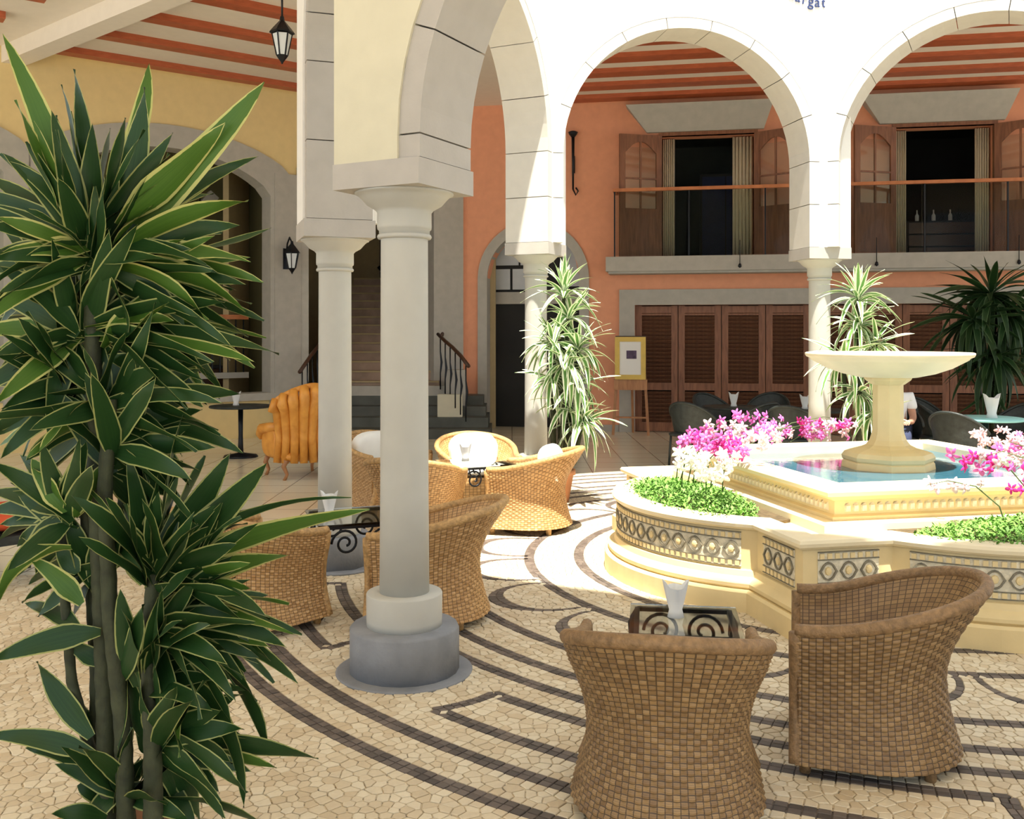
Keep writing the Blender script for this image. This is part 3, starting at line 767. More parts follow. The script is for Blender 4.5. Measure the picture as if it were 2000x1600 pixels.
def railing(label, a, b2, h, n_, m_='dark_wood'):
    a, b2 = Vector(a), Vector(b2); t = thing('stair_railing', label, 'railing', a, 0, 'stair railings')
    d = b2-a; MB().tube([(0, 0, h)]+[d*(i/4)+Vector((0, 0, h+.03*math.sin(i*1.2))) for i in range(1, 5)], .032, 8).obj('handrail', m_, t)
    for i in range(n_):
        p = d*((i+.5)/n_)
        mm = MB().tube([p, p+Vector((0, 0, h*.3)), p+Vector((.02, 0, h*.5)), p+Vector((0, 0, h*.7)), p+Vector((0, 0, h))], [.012, .012, .022, .012, .012], 6); mm.obj('baluster', 'iron', t)
    return t
railing('dark handrail on balusters right of the nearest column, in front of the stair arch', (-.70, 15.7, .25), (-1.30, 17.1, .8), .95, 6)
railing('dark handrail rising behind the wing chair, left side of the stairs', (-3.45, 15.8, .15), (-3.15, 18.0, 1.1), .95, 9)
railing('right side railing of the upper stair flight', (-1.25, 17.4, .8), (-1.25, 20.8, 2.75), .9, 10)
t = thing('wall_handrail', 'black handrail slanting down the tan wall above the stairs', 'handrail', (-2.85, 21.9, 2.9)); MB().tube([(-.15, 0, .35), (.3, 0, -.25), (.5, 0, -.75), (.5, 0, -1.0)], .045, 8).obj('rail', 'iron', t)
m = MB(); m.box((-2.75, 22.1, 3.0), (.5, .1, 3.0)); struct(m.obj('door_2', 'dark_wood'), 'dark door at the head of the stairs')

# ---------------- ceiling and beams ----------------
outer = [Vector(p) for p in ((2.2, -3), (-7, -3), (-14, 8), (-6.5, 24), (6, 24), (16, 20), (18, 4), (12, -3))]
m = MB(); vs = [(p.x, p.y, z) for z in (HC, ZT) for q in (CX, outer) for p in q]
fs = []
for i in range(8):
    j = (i+1) % 8; fs += [(i, j, 8+j, 8+i), (16+i, 24+i, 24+j, 16+j), (i, 16+i, 16+j, j), (8+i, 8+j, 24+j, 24+i)]
ceil_ = struct(m.add(vs, fs).obj('ceiling', 'ceiling'), 'cream gallery ceiling with exposed red beams')
nb = WB.nrm()
for i in range(7):
    o = (.34+.80*i); s0 = .2 if i < 6 else .2
    a = WB.P(1.6 if i < 5 else 1.9, HC-.035, o); b2 = WB.P(WB.L-.3, HC-.035, o)
    lo = a.copy(); MB().bar(a-lo, b2-lo, .30, .07).obj('ceiling_beam', 'beam', ceil_, lo)
# left gallery: white cross beam, red beams between
ca, cb = Vector((-3.30, 10.8)), Vector((-7.4, 14.2))
lo = Vector((ca.x, ca.y, HC-.12)); MB().bar((0, 0, 0), Vector((cb.x, cb.y, HC-.12))-lo, .30, .24).obj('cross_beam', 'ceiling', ceil_, lo)
dB = Vector((math.cos(A1), math.sin(A1))); nB = Vector((dB.y, -dB.x))
for i in range(5):
    base = E1+nB*(.45+1.12*i)
    # crossing with the white beam
    dc = cb-ca; den = dB.x*(-dc.y)+dB.y*dc.x; rr = ca-base
    s_ = (rr.x*(-dc.y)+rr.y*dc.x)/den
    c0 = base+dB*(s_+.12); c1 = base+dB*(.25 if i < 2 else -.1)
    if i >= 2: c1 = base+dB*(.8-.7*(i-2))
    l = Vector((c0.x, c0.y, HC-.045)); MB().bar((0, 0, 0), Vector((c1.x-c0.x, c1.y-c0.y, 0)), .22, .09).obj('ceiling_beam', 'beam', ceil_, l)
    if i > 0:
        c0 = base+dB*(s_-.75); c1 = base+dB*(s_-7)
        l = Vector((c0.x, c0.y, HC-.045)); MB().bar((0, 0, 0), Vector((c1.x-c0.x, c1.y-c0.y, 0)), .22, .09).obj('ceiling_beam', 'beam', ceil_, l)
# lettering high on the middle arcade wall
WM = Wall(CX[3], math.atan2(CX[4].y-CX[3].y, CX[4].x-CX[3].x), 3.3, 6); cx_ = WM.s_at(1602, TH/2)
sroot = thing('painted_sign', 'dark blue curved lettering at the top of the white arcade wall', 'sign', WM.P(cx_, 5.50, TH/2+.004), WM.a)
for i, ch in enumerate('Largaterin'):
    cu = bpy.data.curves.new('letter', 'FONT'); cu.body = ch; cu.size = .17; cu.extrude = .004; cu.align_x = 'CENTER'
    tmp = bpy.data.objects.new('letter', cu); me = bpy.data.meshes.new_from_object(tmp); bpy.data.objects.remove(tmp)
    me.materials.clear(); me.materials.append(M['letter'])
    u = (i-4.5)/4.5; ang = u*.24
    o = link('letter', me, sroot); o.rotation_euler = (PI/2, -ang, 0); o.location = (u*.36, -.004, -.115+.075*u*u)
# ---------------- fountain ----------------
PHI = math.radians(12)
FC = Vector((2.81, 7.27, 0))
ft = thing('fountain', 'cream stone fountain with square blue pool and pedestal bowl on a lobed planter wall', 'fountain', FC, PHI)
FS, FA, FR = 1.53, .885, 1.165
def outline(d, n=22):
    S_, r = FS+d, FR+d; hw = math.sqrt(r*r-(S_-FA)**2); pts = []
    for k in range(4):
        rot = Matrix.Rotation(k*PI/2, 2)
        L_ = [Vector((S_, -S_)), Vector((S_, -hw))]
        t0 = math.atan2(-hw, S_-FA)
        L_ += [Vector((FA+r*math.cos(t), r*math.sin(t))) for t in [t0+(-2*t0)*i/n for i in range(1, n)]]
        L_ += [Vector((S_, hw))]
        pts += [rot @ p for p in L_]
    return pts
def stack(prof, name, m_, root=ft, cap=True):
    loops = [[(p.x, p.y, z) for p in outline(d)] for d, z in prof]
    m = MB(); n = len(loops[0]); vs = [p for l in loops for p in l]
    fs = [(i*n+j, i*n+(j+1) % n, (i+1)*n+(j+1) % n, (i+1)*n+j) for i in range(len(loops)-1) for j in range(n)]
    if cap: fs += [tuple(range((len(loops)-1)*n, len(loops)*n))]
    return m.add(vs, fs).obj(name, m_, root)
stack([(.10, 0), (.10, .125), (.085, .14), (0, .14)], 'base_step', 'fount')
stack([(.06, .14), (.075, .155), (.075, .175), (.05, .195), (.03, .21), (.02, .245), (0, .25)], 'base_moulding', 'fount')
stack([(0, .24), (0, .50)], 'planter_wall', 'fount')
stack([(.005, .495), (.02, .50), (.04, .515), (.045, .535), (.035, .552), (.0, .556), (-.12, .556), (-.12, .50)], 'coping', 'fount_pale', cap=False)
# panels and medallions follow the wall
base = outline(0.0, 44); nB_ = len(base)//4
def medal():
    m = MB(); n = 16; ro = []; ri = []
    for i in range(n):
        a = 2*PI*i/n; k = 1.0+(.20 if i % 8 == 4 else 0)+(.0 if i % 4 else .03)
        ro.append((.046*k*math.sin(a), .052*k*math.cos(a)))
        ri.append((.036*k*math.sin(a), .042*k*math.cos(a)))
    vs = [(x, -.0, z) for x, z in ro]+[(x, -.010, z) for x, z in ro]+[(x, -.010, z) for x, z in ri]+[(x, 0, z) for x, z in ri]
    fs = [(r*n+i, r*n+(i+1) % n, (r+1)*n+(i+1) % n, (r+1)*n+i) for r in range(3) for i in range(n)]
    return m.add(vs, fs).mesh('medallion', 'medal')
def boss():
    m = MB(); n = 8; vs = []
    for r, y in ((.022, 0), (.018, -.009), (.006, -.012)): vs += [(r*math.cos(2*PI*i/n), y, r*1.2*math.sin(2*PI*i/n)) for i in range(n)]
    return m.add(vs, [(k*n+i, k*n+(i+1) % n, (k+1)*n+(i+1) % n, (k+1)*n+i) for k in range(2) for i in range(n)]+[tuple(range(2*n, 3*n))]).mesh('boss', 'fount')
MM, BB = medal(), boss()
def panel(pts, nm):
    """carved frieze along a run of wall points (in fountain space)"""
    cum = [0]
    for a, b2 in zip(pts, pts[1:]): cum.append(cum[-1]+(b2-a).length)
    T = cum[-1]
    def at(s):
        s = max(0, min(T, s)); i = 0
        while i < len(cum)-2 and cum[i+1] < s: i += 1
        f = (s-cum[i])/max(1e-9, cum[i+1]-cum[i]); p = pts[i].lerp(pts[i+1], f); t = (pts[i+1]-pts[i]).normalized()
        return p, t, Vector((t.y, -t.x))
    mg = min(.10, T*.16)
    def band(z0, z1, off, name, m_, s0=mg, s1=T-mg):
        k = max(2, int((s1-s0)/.05)); m = MB(); vs = []
        for z in (z0, z1):
            for o_ in (0, off):
                for i in range(k+1):
                    p, t, n_ = at(s0+(s1-s0)*i/k); q = p+n_*o_; vs.append((q.x, q.y, z))
        w_ = k+1; fs = []
        for i in range(k): fs += [(w_+i, w_+i+1, 3*w_+i+1, 3*w_+i), (i, i+1, w_+i+1, w_+i), (2*w_+i, 2*w_+i+1, 3*w_+i+1, 3*w_+i)]
        fs += [(0, w_, 3*w_, 2*w_), (k, w_+k, 3*w_+k, 2*w_+k)]
        return m.add(vs, fs).obj(name, m_, ft)
    pn = band(.262, .480, .004, 'carved_panel', 'panel')
    for z0, z1 in ((.262, .267), (.302, .307), (.432, .437), (.475, .480)): band(z0, z1, .012, 'panel_rib', 'medal')
    nt_ = max(2, int((T-2*mg)/.045))
    for i in range(nt_):
        p, t, n_ = at(mg+(T-2*mg)*(i+.5)/nt_); a = math.atan2(t.y, t.x)
        for z in (.455, .285):
            q = p+n_*.006; 
            o = link('carved_tooth', TOOTH, ft, (q.x, q.y, z)); o.rotation_euler = (0, 0, a)
    nm_ = max(2, round((T-2*mg)/.125))
    for i in range(nm_):
        p, t, n_ = at(mg+(T-2*mg)*(i+.5)/nm_); a = math.atan2(t.y, t.x); q = p+n_*.004
        o = link('medallion', MM, ft, (q.x, q.y, .37)); o.rotation_euler = (0, 0, a)
        o = link('boss', BB, ft, (q.x, q.y, .37)); o.rotation_euler = (0, 0, a)
TOOTH = MB().box((0, 0, 0), (.026, .012, .030)).mesh('carved_tooth', 'fount')
for k in range(4):
    g_ = base[k*nB_:(k+1)*nB_]+[base[((k+1)*nB_) % len(base)]]
    # corner -> kink, lobe, kink -> next corner
    panel(g_[0:2], 'a'); panel(g_[1:-1], 'b'); panel(g_[-2:], 'c')
# planting beds in the lobes
for k in range(4):
    rot = Matrix.Rotation(k*PI/2, 3, 'Z'); m = MB()
    pts = [(FA+.01+(FR-.12)*math.cos(t), (FR-.12)*math.sin(t)) for t in [-1.02+2.04*i/16 for i in range(17)]]
    pts = [rot @ Vector((p[0], p[1], 0)) for p in pts+[(1.22, .80), (1.22, -.80)]]
    m.prism([(p.x, p.y) for p in pts], .45, .52).obj('planting_bed', 'soil', ft)
m = MB()
sq = lambda h, z: [(h, -h, z), (h, h, z), (-h, h, z), (-h, -h, z)]
m.rings([sq(1.22, .50), sq(1.22, .558), sq(1.06, .559)]); m.obj('inner_ledge', 'fount_pale', ft)
# square pool
MB().rings([sq(1.09, .5), sq(1.09, .58), sq(1.06, .59), sq(1.06, .675), sq(1.09, .685), sq(1.13, .715)], cap=False).obj('pool_wall', 'fount', ft)
MB().rings([sq(1.13, .712), sq(1.165, .72), sq(1.17, .745), sq(1.16, .77), sq(1.145, .776), sq(.99, .776), sq(.975, .765), sq(.975, .60)], cap=False).obj('pool_rim', 'fount_pale', ft)
MB().add([(-.98, -.98, .712), (.98, -.98, .712), (.98, .98, .712), (-.98, .98, .712)], [(0, 1, 2, 3)]).obj('water', 'water', ft)
tm = MB().add([(-.02, 0, -.03), (.02, 0, -.03), (.02, 0, .01), (.012, 0, .026), (-.012, 0, .026), (-.02, 0, .01), (-.015, -.014, -.026), (.015, -.014, -.026), (.014, -.014, .01), (-.014, -.014, .01)],
    [(6, 7, 8, 9), (0, 1, 7, 6), (1, 2, 8, 7), (2, 3, 4, 5, 9, 8), (5, 0, 6, 9)]).mesh('carved_tongue', 'panel')
for k in range(4):
    for j in range(36):
        x = -1.0+2.0*(j+.5)/36; p = Matrix.Rotation(k*PI/2, 3, 'Z') @ Vector((x, -1.06, .635))
        o = link('carved_tongue', tm, ft, p); o.rotation_euler = (0, 0, k*PI/2)
# pedestal and bowl
MB().lathe([(.33, .60), (.33, .72), (.325, .755), (.315, .765), (.325, .775), (.33, .80), (.31, .83), (.27, .845), (.20, .862), (.155, .885), (.13, .92), (.118, .96)], 8, rz=PI/8-PHI+.1, smooth=False).obj('pedestal_foot', 'fount', ft)
MB().lathe([(.118, .95), (.110, 1.0), (.108, 1.34)], 8, rz=PI/8-PHI+.1, smooth=False).obj('pedestal_shaft', 'fount', ft)
MB().lathe([(.110, 1.33), (.120, 1.335), (.140, 1.35), (.16, 1.365), (.168, 1.378), (.168, 1.39)], 8, rz=PI/8-PHI+.1, smooth=False).obj('pedestal_capital', 'fount', ft)
MB().lathe([(.15, 1.385), (.21, 1.388), (.33, 1.415), (.44, 1.455), (.53, 1.505), (.555, 1.52), (.560, 1.53), (.585, 1.54), (.595, 1.555), (.595, 1.568), (.585, 1.573), (.54, 1.57), (.50, 1.54), (.30, 1.47), (.02, 1.45)], 64).obj('bowl', 'fount_pale', ft)
MB().lathe([(.03, 1.45), (.02, 1.50), (.016, 1.585), (.004, 1.59)], 10).obj('spout', 'fount', ft)
# ground cover
def groundcover(pos, rx, ry, rz, n, label, h=.09):
    m = MB(); 
    for i in range(n):
        a = R(0, 2*PI); q = math.sqrt(random.random()); x, y = rx*q*math.cos(a), ry*q*math.sin(a)
        z = h*(1-q*q*.7)*R(.2, 1); s = R(.010, .022); az = R(0, 6.3); el = R(-.3, 1.0)
        d = Vector((math.cos(az)*math.cos(el), math.sin(az)*math.cos(el), math.sin(el))); w_ = Vector((-d.y, d.x, R(-.3, .3))).normalized()
        b_ = Vector((x, y, z)); m.add([b_, b_+d*s+w_*s*.5, b_+d*s*2, b_+d*s-w_*s*.5], [(0, 1, 2, 3)])
    o = m.obj('groundcover', 'cover', None, pos); o.rotation_euler = (0, 0, rz); stuff(o); tag(o, label, 'plants')
    return o
RF = Matrix.Rotation(PHI, 3, 'Z')
def fp(u, v, z): return FC+RF @ Vector((u, v, z))
groundcover(fp(-1.60, 0, .50), .37, .84, PHI, 6500, 'low bright green foliage in the left planter lobe', .15)
groundcover(fp(0, -1.60, .50), .84, .37, PHI, 6500, 'low green foliage in the front planter lobe, right side of the photo', .14)
groundcover(fp(1.62, 0, .50), .36, .72, PHI, 1800, 'low green foliage in the right planter lobe beyond the pool', .12)
groundcover(fp(0, 1.62, .50), .72, .36, PHI, 1800, 'low green foliage in the back planter lobe behind the pool', .12)
# ---------------- orchids ----------------
def bloom_mesh(m1):
    m = MB()
    for k in range(5):
        a = 2*PI*k/5+PI/2; w_ = .55 if k % 2 == 0 else .8; d = Vector((math.cos(a), 0, math.sin(a))); n_ = Vector((-d.z, 0, d.x))
        L_ = .030; y = Vector((0, -1, 0))
        vs = [Vector((0, 0, 0)), d*L_*.5+n_*L_*.45*w_+y*.002, d*L_*.95+n_*L_*.25*w_-y*.004, d*L_*1.1-y*.006, d*L_*.95-n_*L_*.25*w_-y*.004, d*L_*.5-n_*L_*.45*w_+y*.002, d*L_*.55+y*.007]
        m.add(vs, [(0, 1, 6), (1, 2, 6), (2, 3, 6), (3, 4, 6), (4, 5, 6), (5, 0, 6)], True)
    m.lathe([(.003, 0), (.008, .004), (.007, .012), (.002, .016)], 6, (0, -.008, -.012))
    return m.mesh('bloom', m1)
BLM = {c: bloom_mesh(c) for c in ('pink', 'magenta', 'blush', 'white_petal')}
ocount = 0
def orchid(base, top, colr, n, label, spread=.07, pot=False):
    global ocount
    base = Vector(base); top = Vector(top); t = thing('orchid', label, 'orchid', base, 0, 'orchids around the fountain pool')
    d = top-base; side = Vector((d.x, d.y, 0)); side = side.normalized() if side.length > .01 else Vector((1, 0, 0))
    pts = [Vector((0, 0, 0)), Vector((d.x*.1, d.y*.1, d.z*.5)), Vector((d.x*.4, d.y*.4, d.z*.9)), Vector((d.x*.75, d.y*.75, d.z*1.02)), Vector((d.x, d.y, d.z*.95))]
    MB().tube(pts, [.005, .004, .004, .003, .002], 6).obj('stem', 'stem', t)
    for j in range(3):
        az = R(0, 6.3); e = Vector((math.cos(az), math.sin(az), 0)); p = Vector((-e.y, e.x, 0)); L_ = R(.10, .16)
        MB().add([e*.01, e*L_*.5+p*.025+Vector((0, 0, .05)), e*L_+Vector((0, 0, .02)), e*L_*.5-p*.025+Vector((0, 0, .05))], [(0, 1, 2, 3)]).obj('leaf', 'cover', t)
    if pot: MB().lathe([(.05, -.02), (.07, .10), (.075, .10), (.075, .12), (.06, .12)], 16).obj('pot', 'terracotta', t)
    cols = colr if isinstance(colr, (list, tuple)) else [colr]
    for i in range(n):
        f = i/(max(1, n-1)); p = pts[2].lerp(pts[4], f)+Vector((R(-1, 1)*spread, R(-1, 1)*spread, R(-1, .7)*spread))
        c = random.choice(cols); o = link('bloom', BLM[c], t, p)
        o.rotation_euler = (R(-.4, .4), R(-.6, .6), R(-1.0, 1.0)); o.scale = (R(1.15, 1.7),)*3
    return t
def on_ray(px, py, Y): return rm(px, py, Y)
OR = [  # base (u, v), cluster centre px/py, distance, colours, blooms, words
 ((-1.55, .35), (1385, 850), 6.95, ['pink', 'pink', 'magenta'], 13, 'pink orchid spray at the left end of the left planter', .085),
 ((-1.50, .15), (1425, 858), 6.75, ['pink', 'magenta'], 13, 'deep pink orchid spray, second from the left', .07),
 ((-1.45, -.05), (1452, 880), 6.45, ['magenta', 'pink'], 10, 'magenta orchid spray hanging low over the left pool corner', .06),
 ((-1.62, .05), (1352, 892), 6.55, ['white_petal'], 11, 'white orchid at the left edge of the left planter', .07),
 ((-1.52, -.15), (1392, 908), 6.35, ['white_petal'], 14, 'creamy white orchid spray low over the green foliage', .08),
 ((-1.42, -.20), (1432, 895), 6.25, ['white_petal', 'white_petal', 'blush'], 9, 'white orchid touching the pool rim', .06),
 ((-1.42, .45), (1492, 838), 6.9, ['blush', 'white_petal', 'pink'], 13, 'pale pink orchid spray before the dark chairs', .08),
 ((-1.40, .65), (1532, 818), 7.1, ['pink', 'pink', 'blush'], 18, 'tall full pink orchid spray right of the left planter', .105),
 ((-1.38, .30), (1512, 855), 6.8, ['blush', 'white_petal'], 9, 'white and pale pink orchid on a thin straight stem', .07),
 ((-.75, 1.5), (1585, 835), 8.9, ['magenta', 'pink'], 7, 'small magenta orchid left of the column behind the pool', .06),
 ((-.50, 1.55), (1622, 830), 8.9, ['pink', 'pink', 'blush'], 12, 'pink orchid behind the pool, left in its back row', .10),
 ((-.30, 1.6), (1652, 815), 9.0, ['pink', 'pink', 'magenta'], 14, 'pink orchid behind the pool, middle of the back row', .10),
 ((-.10, 1.6), (1675, 832), 9.0, ['pink', 'blush'], 12, 'pink orchid behind the pool, nearest the pedestal', .09),
 ((-.15, -1.45), (1812, 942), 5.75, ['blush'], 4, 'single drooping salmon pink orchid in front of the pool rim', .035),
 ((.10, -1.40), (1866, 890), 5.9, ['pink', 'magenta'], 7, 'pink orchid rising in front of the blue water', .045),
 ((.25, -1.45), (1918, 885), 5.9, ['blush', 'white_petal', 'blush'], 9, 'blush orchid on a wiry stem in the front planter', .06),
 ((.42, -1.40), (1962, 895), 5.9, ['magenta', 'pink'], 7, 'magenta orchid right of the blush one in the front planter', .05),
 ((.55, -1.50), (1985, 935), 5.8, ['pink', 'magenta'], 9, 'pink orchid low at the right edge of the photo', .055),
 ((1.5, .35), (1972, 850), 7.9, ['pink', 'blush', 'blush'], 16, 'pale pink orchids behind the pool at the right edge', .09),
 ((1.45, .1), (1950, 865), 7.7, ['blush', 'pink'], 11, 'blush orchid leaning over the right pool corner', .07),
 ((1.4, .7), (1912, 848), 8.2, ['blush'], 8, 'thin blush orchid beside the turquoise table cloth', .06),
 ((1.6, .2), (1995, 880), 7.7, ['pink', 'magenta'], 10, 'pink orchid cut off by the right edge of the photo', .07),
]
for (uv, pp, Y, c, n, lab, spd) in OR:
    bs = fp(uv[0], uv[1], .52); orchid(bs, on_ray(pp[0], pp[1], Y), c, int(n*1.35), lab, spd, pot=('back row' in lab))
# ---------------- wicker tub chairs ----------------
def tub_meshes(tag_, shell_m, plain_m):
    W = .68
    # plan curve (facing +y), from the left arm front round the back to the right arm front
    path = []
    for i in range(9): path.append(Vector((-W/2, .30-.28*i/8)))
    for i in range(1, 40): a = PI+PI*i/40; path.append(Vector((W/2*math.copysign(abs(math.cos(a))**.95, math.cos(a)), .02+.35*math.copysign(abs(math.sin(a))**.95, math.sin(a)))))
    for i in range(9): path.append(Vector((W/2, .02+.28*i/8)))
    cum = [0]
    for a, b_ in zip(path, path[1:]): cum.append(cum[-1]+(b_-a).length)
    T = cum[-1]
    def at(s):
        s = max(0, min(T, s)); i = 0
        while i < len(cum)-2 and cum[i+1] < s: i += 1
        f = (s-cum[i])/(cum[i+1]-cum[i]); return path[i].lerp(path[i+1], f), (path[i+1]-path[i]).normalized()
    def rim(u): bk = math.sin(PI*u); return .555+.165*bk**2.2
    def surf(u, v, inn=0):
        p, t = at(u*T); n_ = Vector((t.y, -t.x)); n_ = n_ if n_.dot(p-Vector((0, .05))) > 0 else -n_
        bk = math.sin(PI*u)**2; z0 = .055; z = z0+(rim(u)-z0)*v
        o = .030*(1-v)**3*1.2 - .035*math.sin(PI*min(1, v*1.15)) + (.02+.14*bk)*max(0, v-.42)**1.8*2.4
        q = p+n_*(o-inn); return Vector((q.x, q.y, z)), n_
    # woven outside
    NS, NR, KS, KR = 60, 34, 4, 3
    nu, nv = NS*KS, NR*KR; vs = []; uvs = []
    for j in range(nv+1):
        for i in range(nu+1):
            u, v = i/nu, j/nv; p, n_ = surf(u, v); fu, fv = (u*NS) % 1, (v*NR) % 1; ii, jj = int(u*NS), int(v*NR)
            d = .0045*math.sin(PI*fu)*(1 if (ii+jj) % 2 else -.6)+.004*math.sin(PI*fv)
            p = p+Vector((n_.x, n_.y, 0))*d; vs.append(p); uvs.append((u*NS, v*NR))
    fs = [(j*(nu+1)+i, j*(nu+1)+i+1, (j+1)*(nu+1)+i+1, (j+1)*(nu+1)+i) for j in range(nv) for i in range(nu)]
    o0 = len(vs); mu, mv = 78, 30
    for j in range(mv+1):
        for i in range(mu+1):
            u, v = i/mu, j/mv; p, n_ = surf(u, v, .032); vs.append(p); uvs.append((u*NS, v*NR))
    fs += [(o0+j*(mu+1)+i, o0+(j+1)*(mu+1)+i, o0+(j+1)*(mu+1)+i+1, o0+j*(mu+1)+i+1) for j in range(mv) for i in range(mu)]
    me = bpy.data.meshes.new('woven_shell'); me.from_pydata([tuple(v) for v in vs], [], fs)
    me.polygons.foreach_set('use_smooth', [True]*len(fs)); ul = me.uv_layers.new(name='UVMap'); buf = []
    for l in me.loops: buf += uvs[l.vertex_index]
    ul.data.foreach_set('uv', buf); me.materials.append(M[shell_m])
    out = {'woven_shell': me}
    # rolled rim, arm fronts
    rp = []
    for i in range(61):
        p, n_ = surf(i/60, 1, .014); rp.append(p+Vector((0, 0, .008)))
    out['rolled_rim'] = MB().tube(rp, .026, 10).mesh('rolled_rim', plain_m)
    for nm, u in (('arm_front', 0), ('arm_front', 1)):
        pl = [surf(u, j/14, .014)[0] for j in range(15)]
        out[nm+str(u)] = MB().tube(pl, [.024]*15, 8).mesh(nm, plain_m)
    # front panel and seat with uv
    def grid(fn, a, b_, nx, ny_, name):
        vs = [fn(i/nx, j/ny_) for j in range(ny_+1) for i in range(nx+1)]
        fs = [(j*(nx+1)+i, j*(nx+1)+i+1, (j+1)*(nx+1)+i+1, (j+1)*(nx+1)+i) for j in range(ny_) for i in range(nx)]
        me = bpy.data.meshes.new(name); me.from_pydata([tuple(v) for v in vs], [], fs); ul = me.uv_layers.new(name='UVMap')
        buf = []
        for l in me.loops: k = l.vertex_index; buf += ((k % (nx+1))/nx*a, (k//(nx+1))/ny_*b_)
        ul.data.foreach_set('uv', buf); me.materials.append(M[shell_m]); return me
    out['front_panel'] = grid(lambda u, v: Vector((-.33+.66*u, .285+.015*math.sin(PI*u)*0, .06+.32*v)), 18, 12, 12, 4, 'front_panel')
    out['seat'] = grid(lambda u, v: Vector(((2*u-1)*.305*math.sqrt(max(.02, 1-(max(0, .02-(-.28+.56*v))/.315)**2)), -.28+.56*v, .385+.012*math.sin(PI*u))), 18, 16, 12, 12, 'seat')
    for k, (x, y) in enumerate(((-.30, .26), (.30, .26), (-.24, -.22), (.24, -.22))):
        out['leg'+str(k)] = MB().lathe([(.022, 0), (.026, .05), (.028, .12)], 8, (x, y, 0)).mesh('leg', plain_m)
    return out
TUB = {'w': tub_meshes('w', 'wicker', 'wicker_plain'), 'b': tub_meshes('b', 'wicker_shaded', 'wicker_plain_shaded')}
import re
cush = MB().pillow((0, .02, .43), (.58, .56, .10), p=.5).mesh('seat_cushion', 'cushion')
backc = MB().pillow((0, 0, 0), (.50, .16, .36), p=.35).mesh('back_cushion', 'cushion')
def tub(x, y, face, kind, label, cushion=False, s=1):
    t = thing('wicker_armchair', label, 'armchair', (x, y, 0), math.radians(face)-PI/2, 'wicker tub armchairs'); t.scale = (s*.98, s, .98 if s == 1 else 1.0)
    for k, me in TUB[kind].items(): link(re.sub(r'\d+$', '', k), me, t)
    if cushion:
        c = link('seat_cushion', cush, t); tagl(c, 'white seat cushion')
        o = link('back_cushion', backc, t, (0, -.20, .585)); o.rotation_euler = (-.25, 0, 0)
    return t
def tagl(o, l): o['label'] = l
tub(.555, 3.49, 80, 'b', 'wicker armchair coloured as shaded, seen from behind in the foreground, back towards the viewer', s=.93)
tub(1.455, 3.97, 163, 'b', 'wicker armchair coloured as shaded, at the right foreground, seen from its side, facing left', s=.95)
tub(-1.54, 5.72, 50, 'w', 'honey wicker armchair behind the tall foreground plant, facing right')
tub(-.50, 5.85, 175, 'w', 'wicker armchair directly behind the nearest column, high back to the right')
tub(-.80, 8.10, 75, 'w', 'wicker armchair between the two left columns, back towards the viewer')
tub(.16, 8.55, 165, 'w', 'sunlit wicker armchair facing left, in front of the middle pale leaved plant', True)
tub(-.33, 9.35, -75, 'w', 'sunlit wicker armchair facing the viewer with a dazzling white cushion', True)
tub(-1.25, 9.55, -50, 'w', 'wicker armchair with white cushions farther back between the left columns', True)
# ---------------- iron tables ----------------
def spiral(c, r, turns, ax, n=34, s=1):
    pts = []
    for i in range(n+1):
        f = i/n; a = turns*2*PI*f; q = r*(1-.82*f); x, z = q*math.cos(a)*s, q*math.sin(a)
        pts.append(Vector((c[0]+(x if ax == 'x' else 0), c[1]+(x if ax == 'y' else 0), c[2]+z)))
    return pts
def iron_table_meshes(w_, h):
    out = []
    hh = w_/2
    out.append(('glass_top', MB().box((0, 0, h-.006), (w_, w_, .012)).mesh('glass_top', 'glass')))
    fr = MB(); k = hh-.03
    for a, b_ in (((-k, -k), (k, -k)), ((k, -k), (k, k)), ((k, k), (-k, k)), ((-k, k), (-k, -k))): fr.bar((a[0], a[1], h-.024), (b_[0], b_[1], h-.024), .022, .018)
    out.append(('frame', fr.mesh('frame', 'iron')))
    for sx in (-1, 1):
        for sy in (-1, 1):
            x, y = sx*k, sy*k; dx, dy = sx*.7, sy*.7
            pts = [(x, y, h-.03), (x+dx*.035, y+dy*.035, h*.82), (x+dx*.03, y+dy*.03, h*.66), (x-dx*.02, y-dy*.02, h*.42), (x-dx*.035, y-dy*.035, h*.20), (x-dx*.01, y-dy*.01, h*.05), (x+dx*.03, y+dy*.03, .012)]
            out.append(('leg', MB().tube(pts, [.013, .019, .017, .012, .010, .012, .014], 8).mesh('leg', 'iron')))
    for ax, s2 in (('x', -1), ('x', 1), ('y', -1), ('y', 1)):
        for s in (-1, 1):
            c = (s*k*.45, s2*k, h-.12) if ax == 'x' else (s2*k, s*k*.45, h-.12)
            out.append(('scroll', MB().tube(spiral(c, .085, 1.7, ax, s=s), .008, 6).mesh('scroll', 'iron')))
    return out
IT = iron_table_meshes(.47, .47); IT2 = iron_table_meshes(.56, .57)
def table(x, y, rz, ms, label):
    t = thing('iron_table', label, 'table', (x, y, 0), math.radians(rz), 'wrought iron tables with glass tops')
    for n_, me in ms: link(n_, me, t)
    return t
table(.745, 4.20, -8, IT, 'glass topped scrolled iron table between the two foreground armchairs')
table(-.98, 6.12, 20, IT2, 'glass topped iron table between the honey armchair and the nearest column')
table(-.33, 8.68, 25, IT2, 'glass topped iron table in the sun between the farther wicker armchairs')
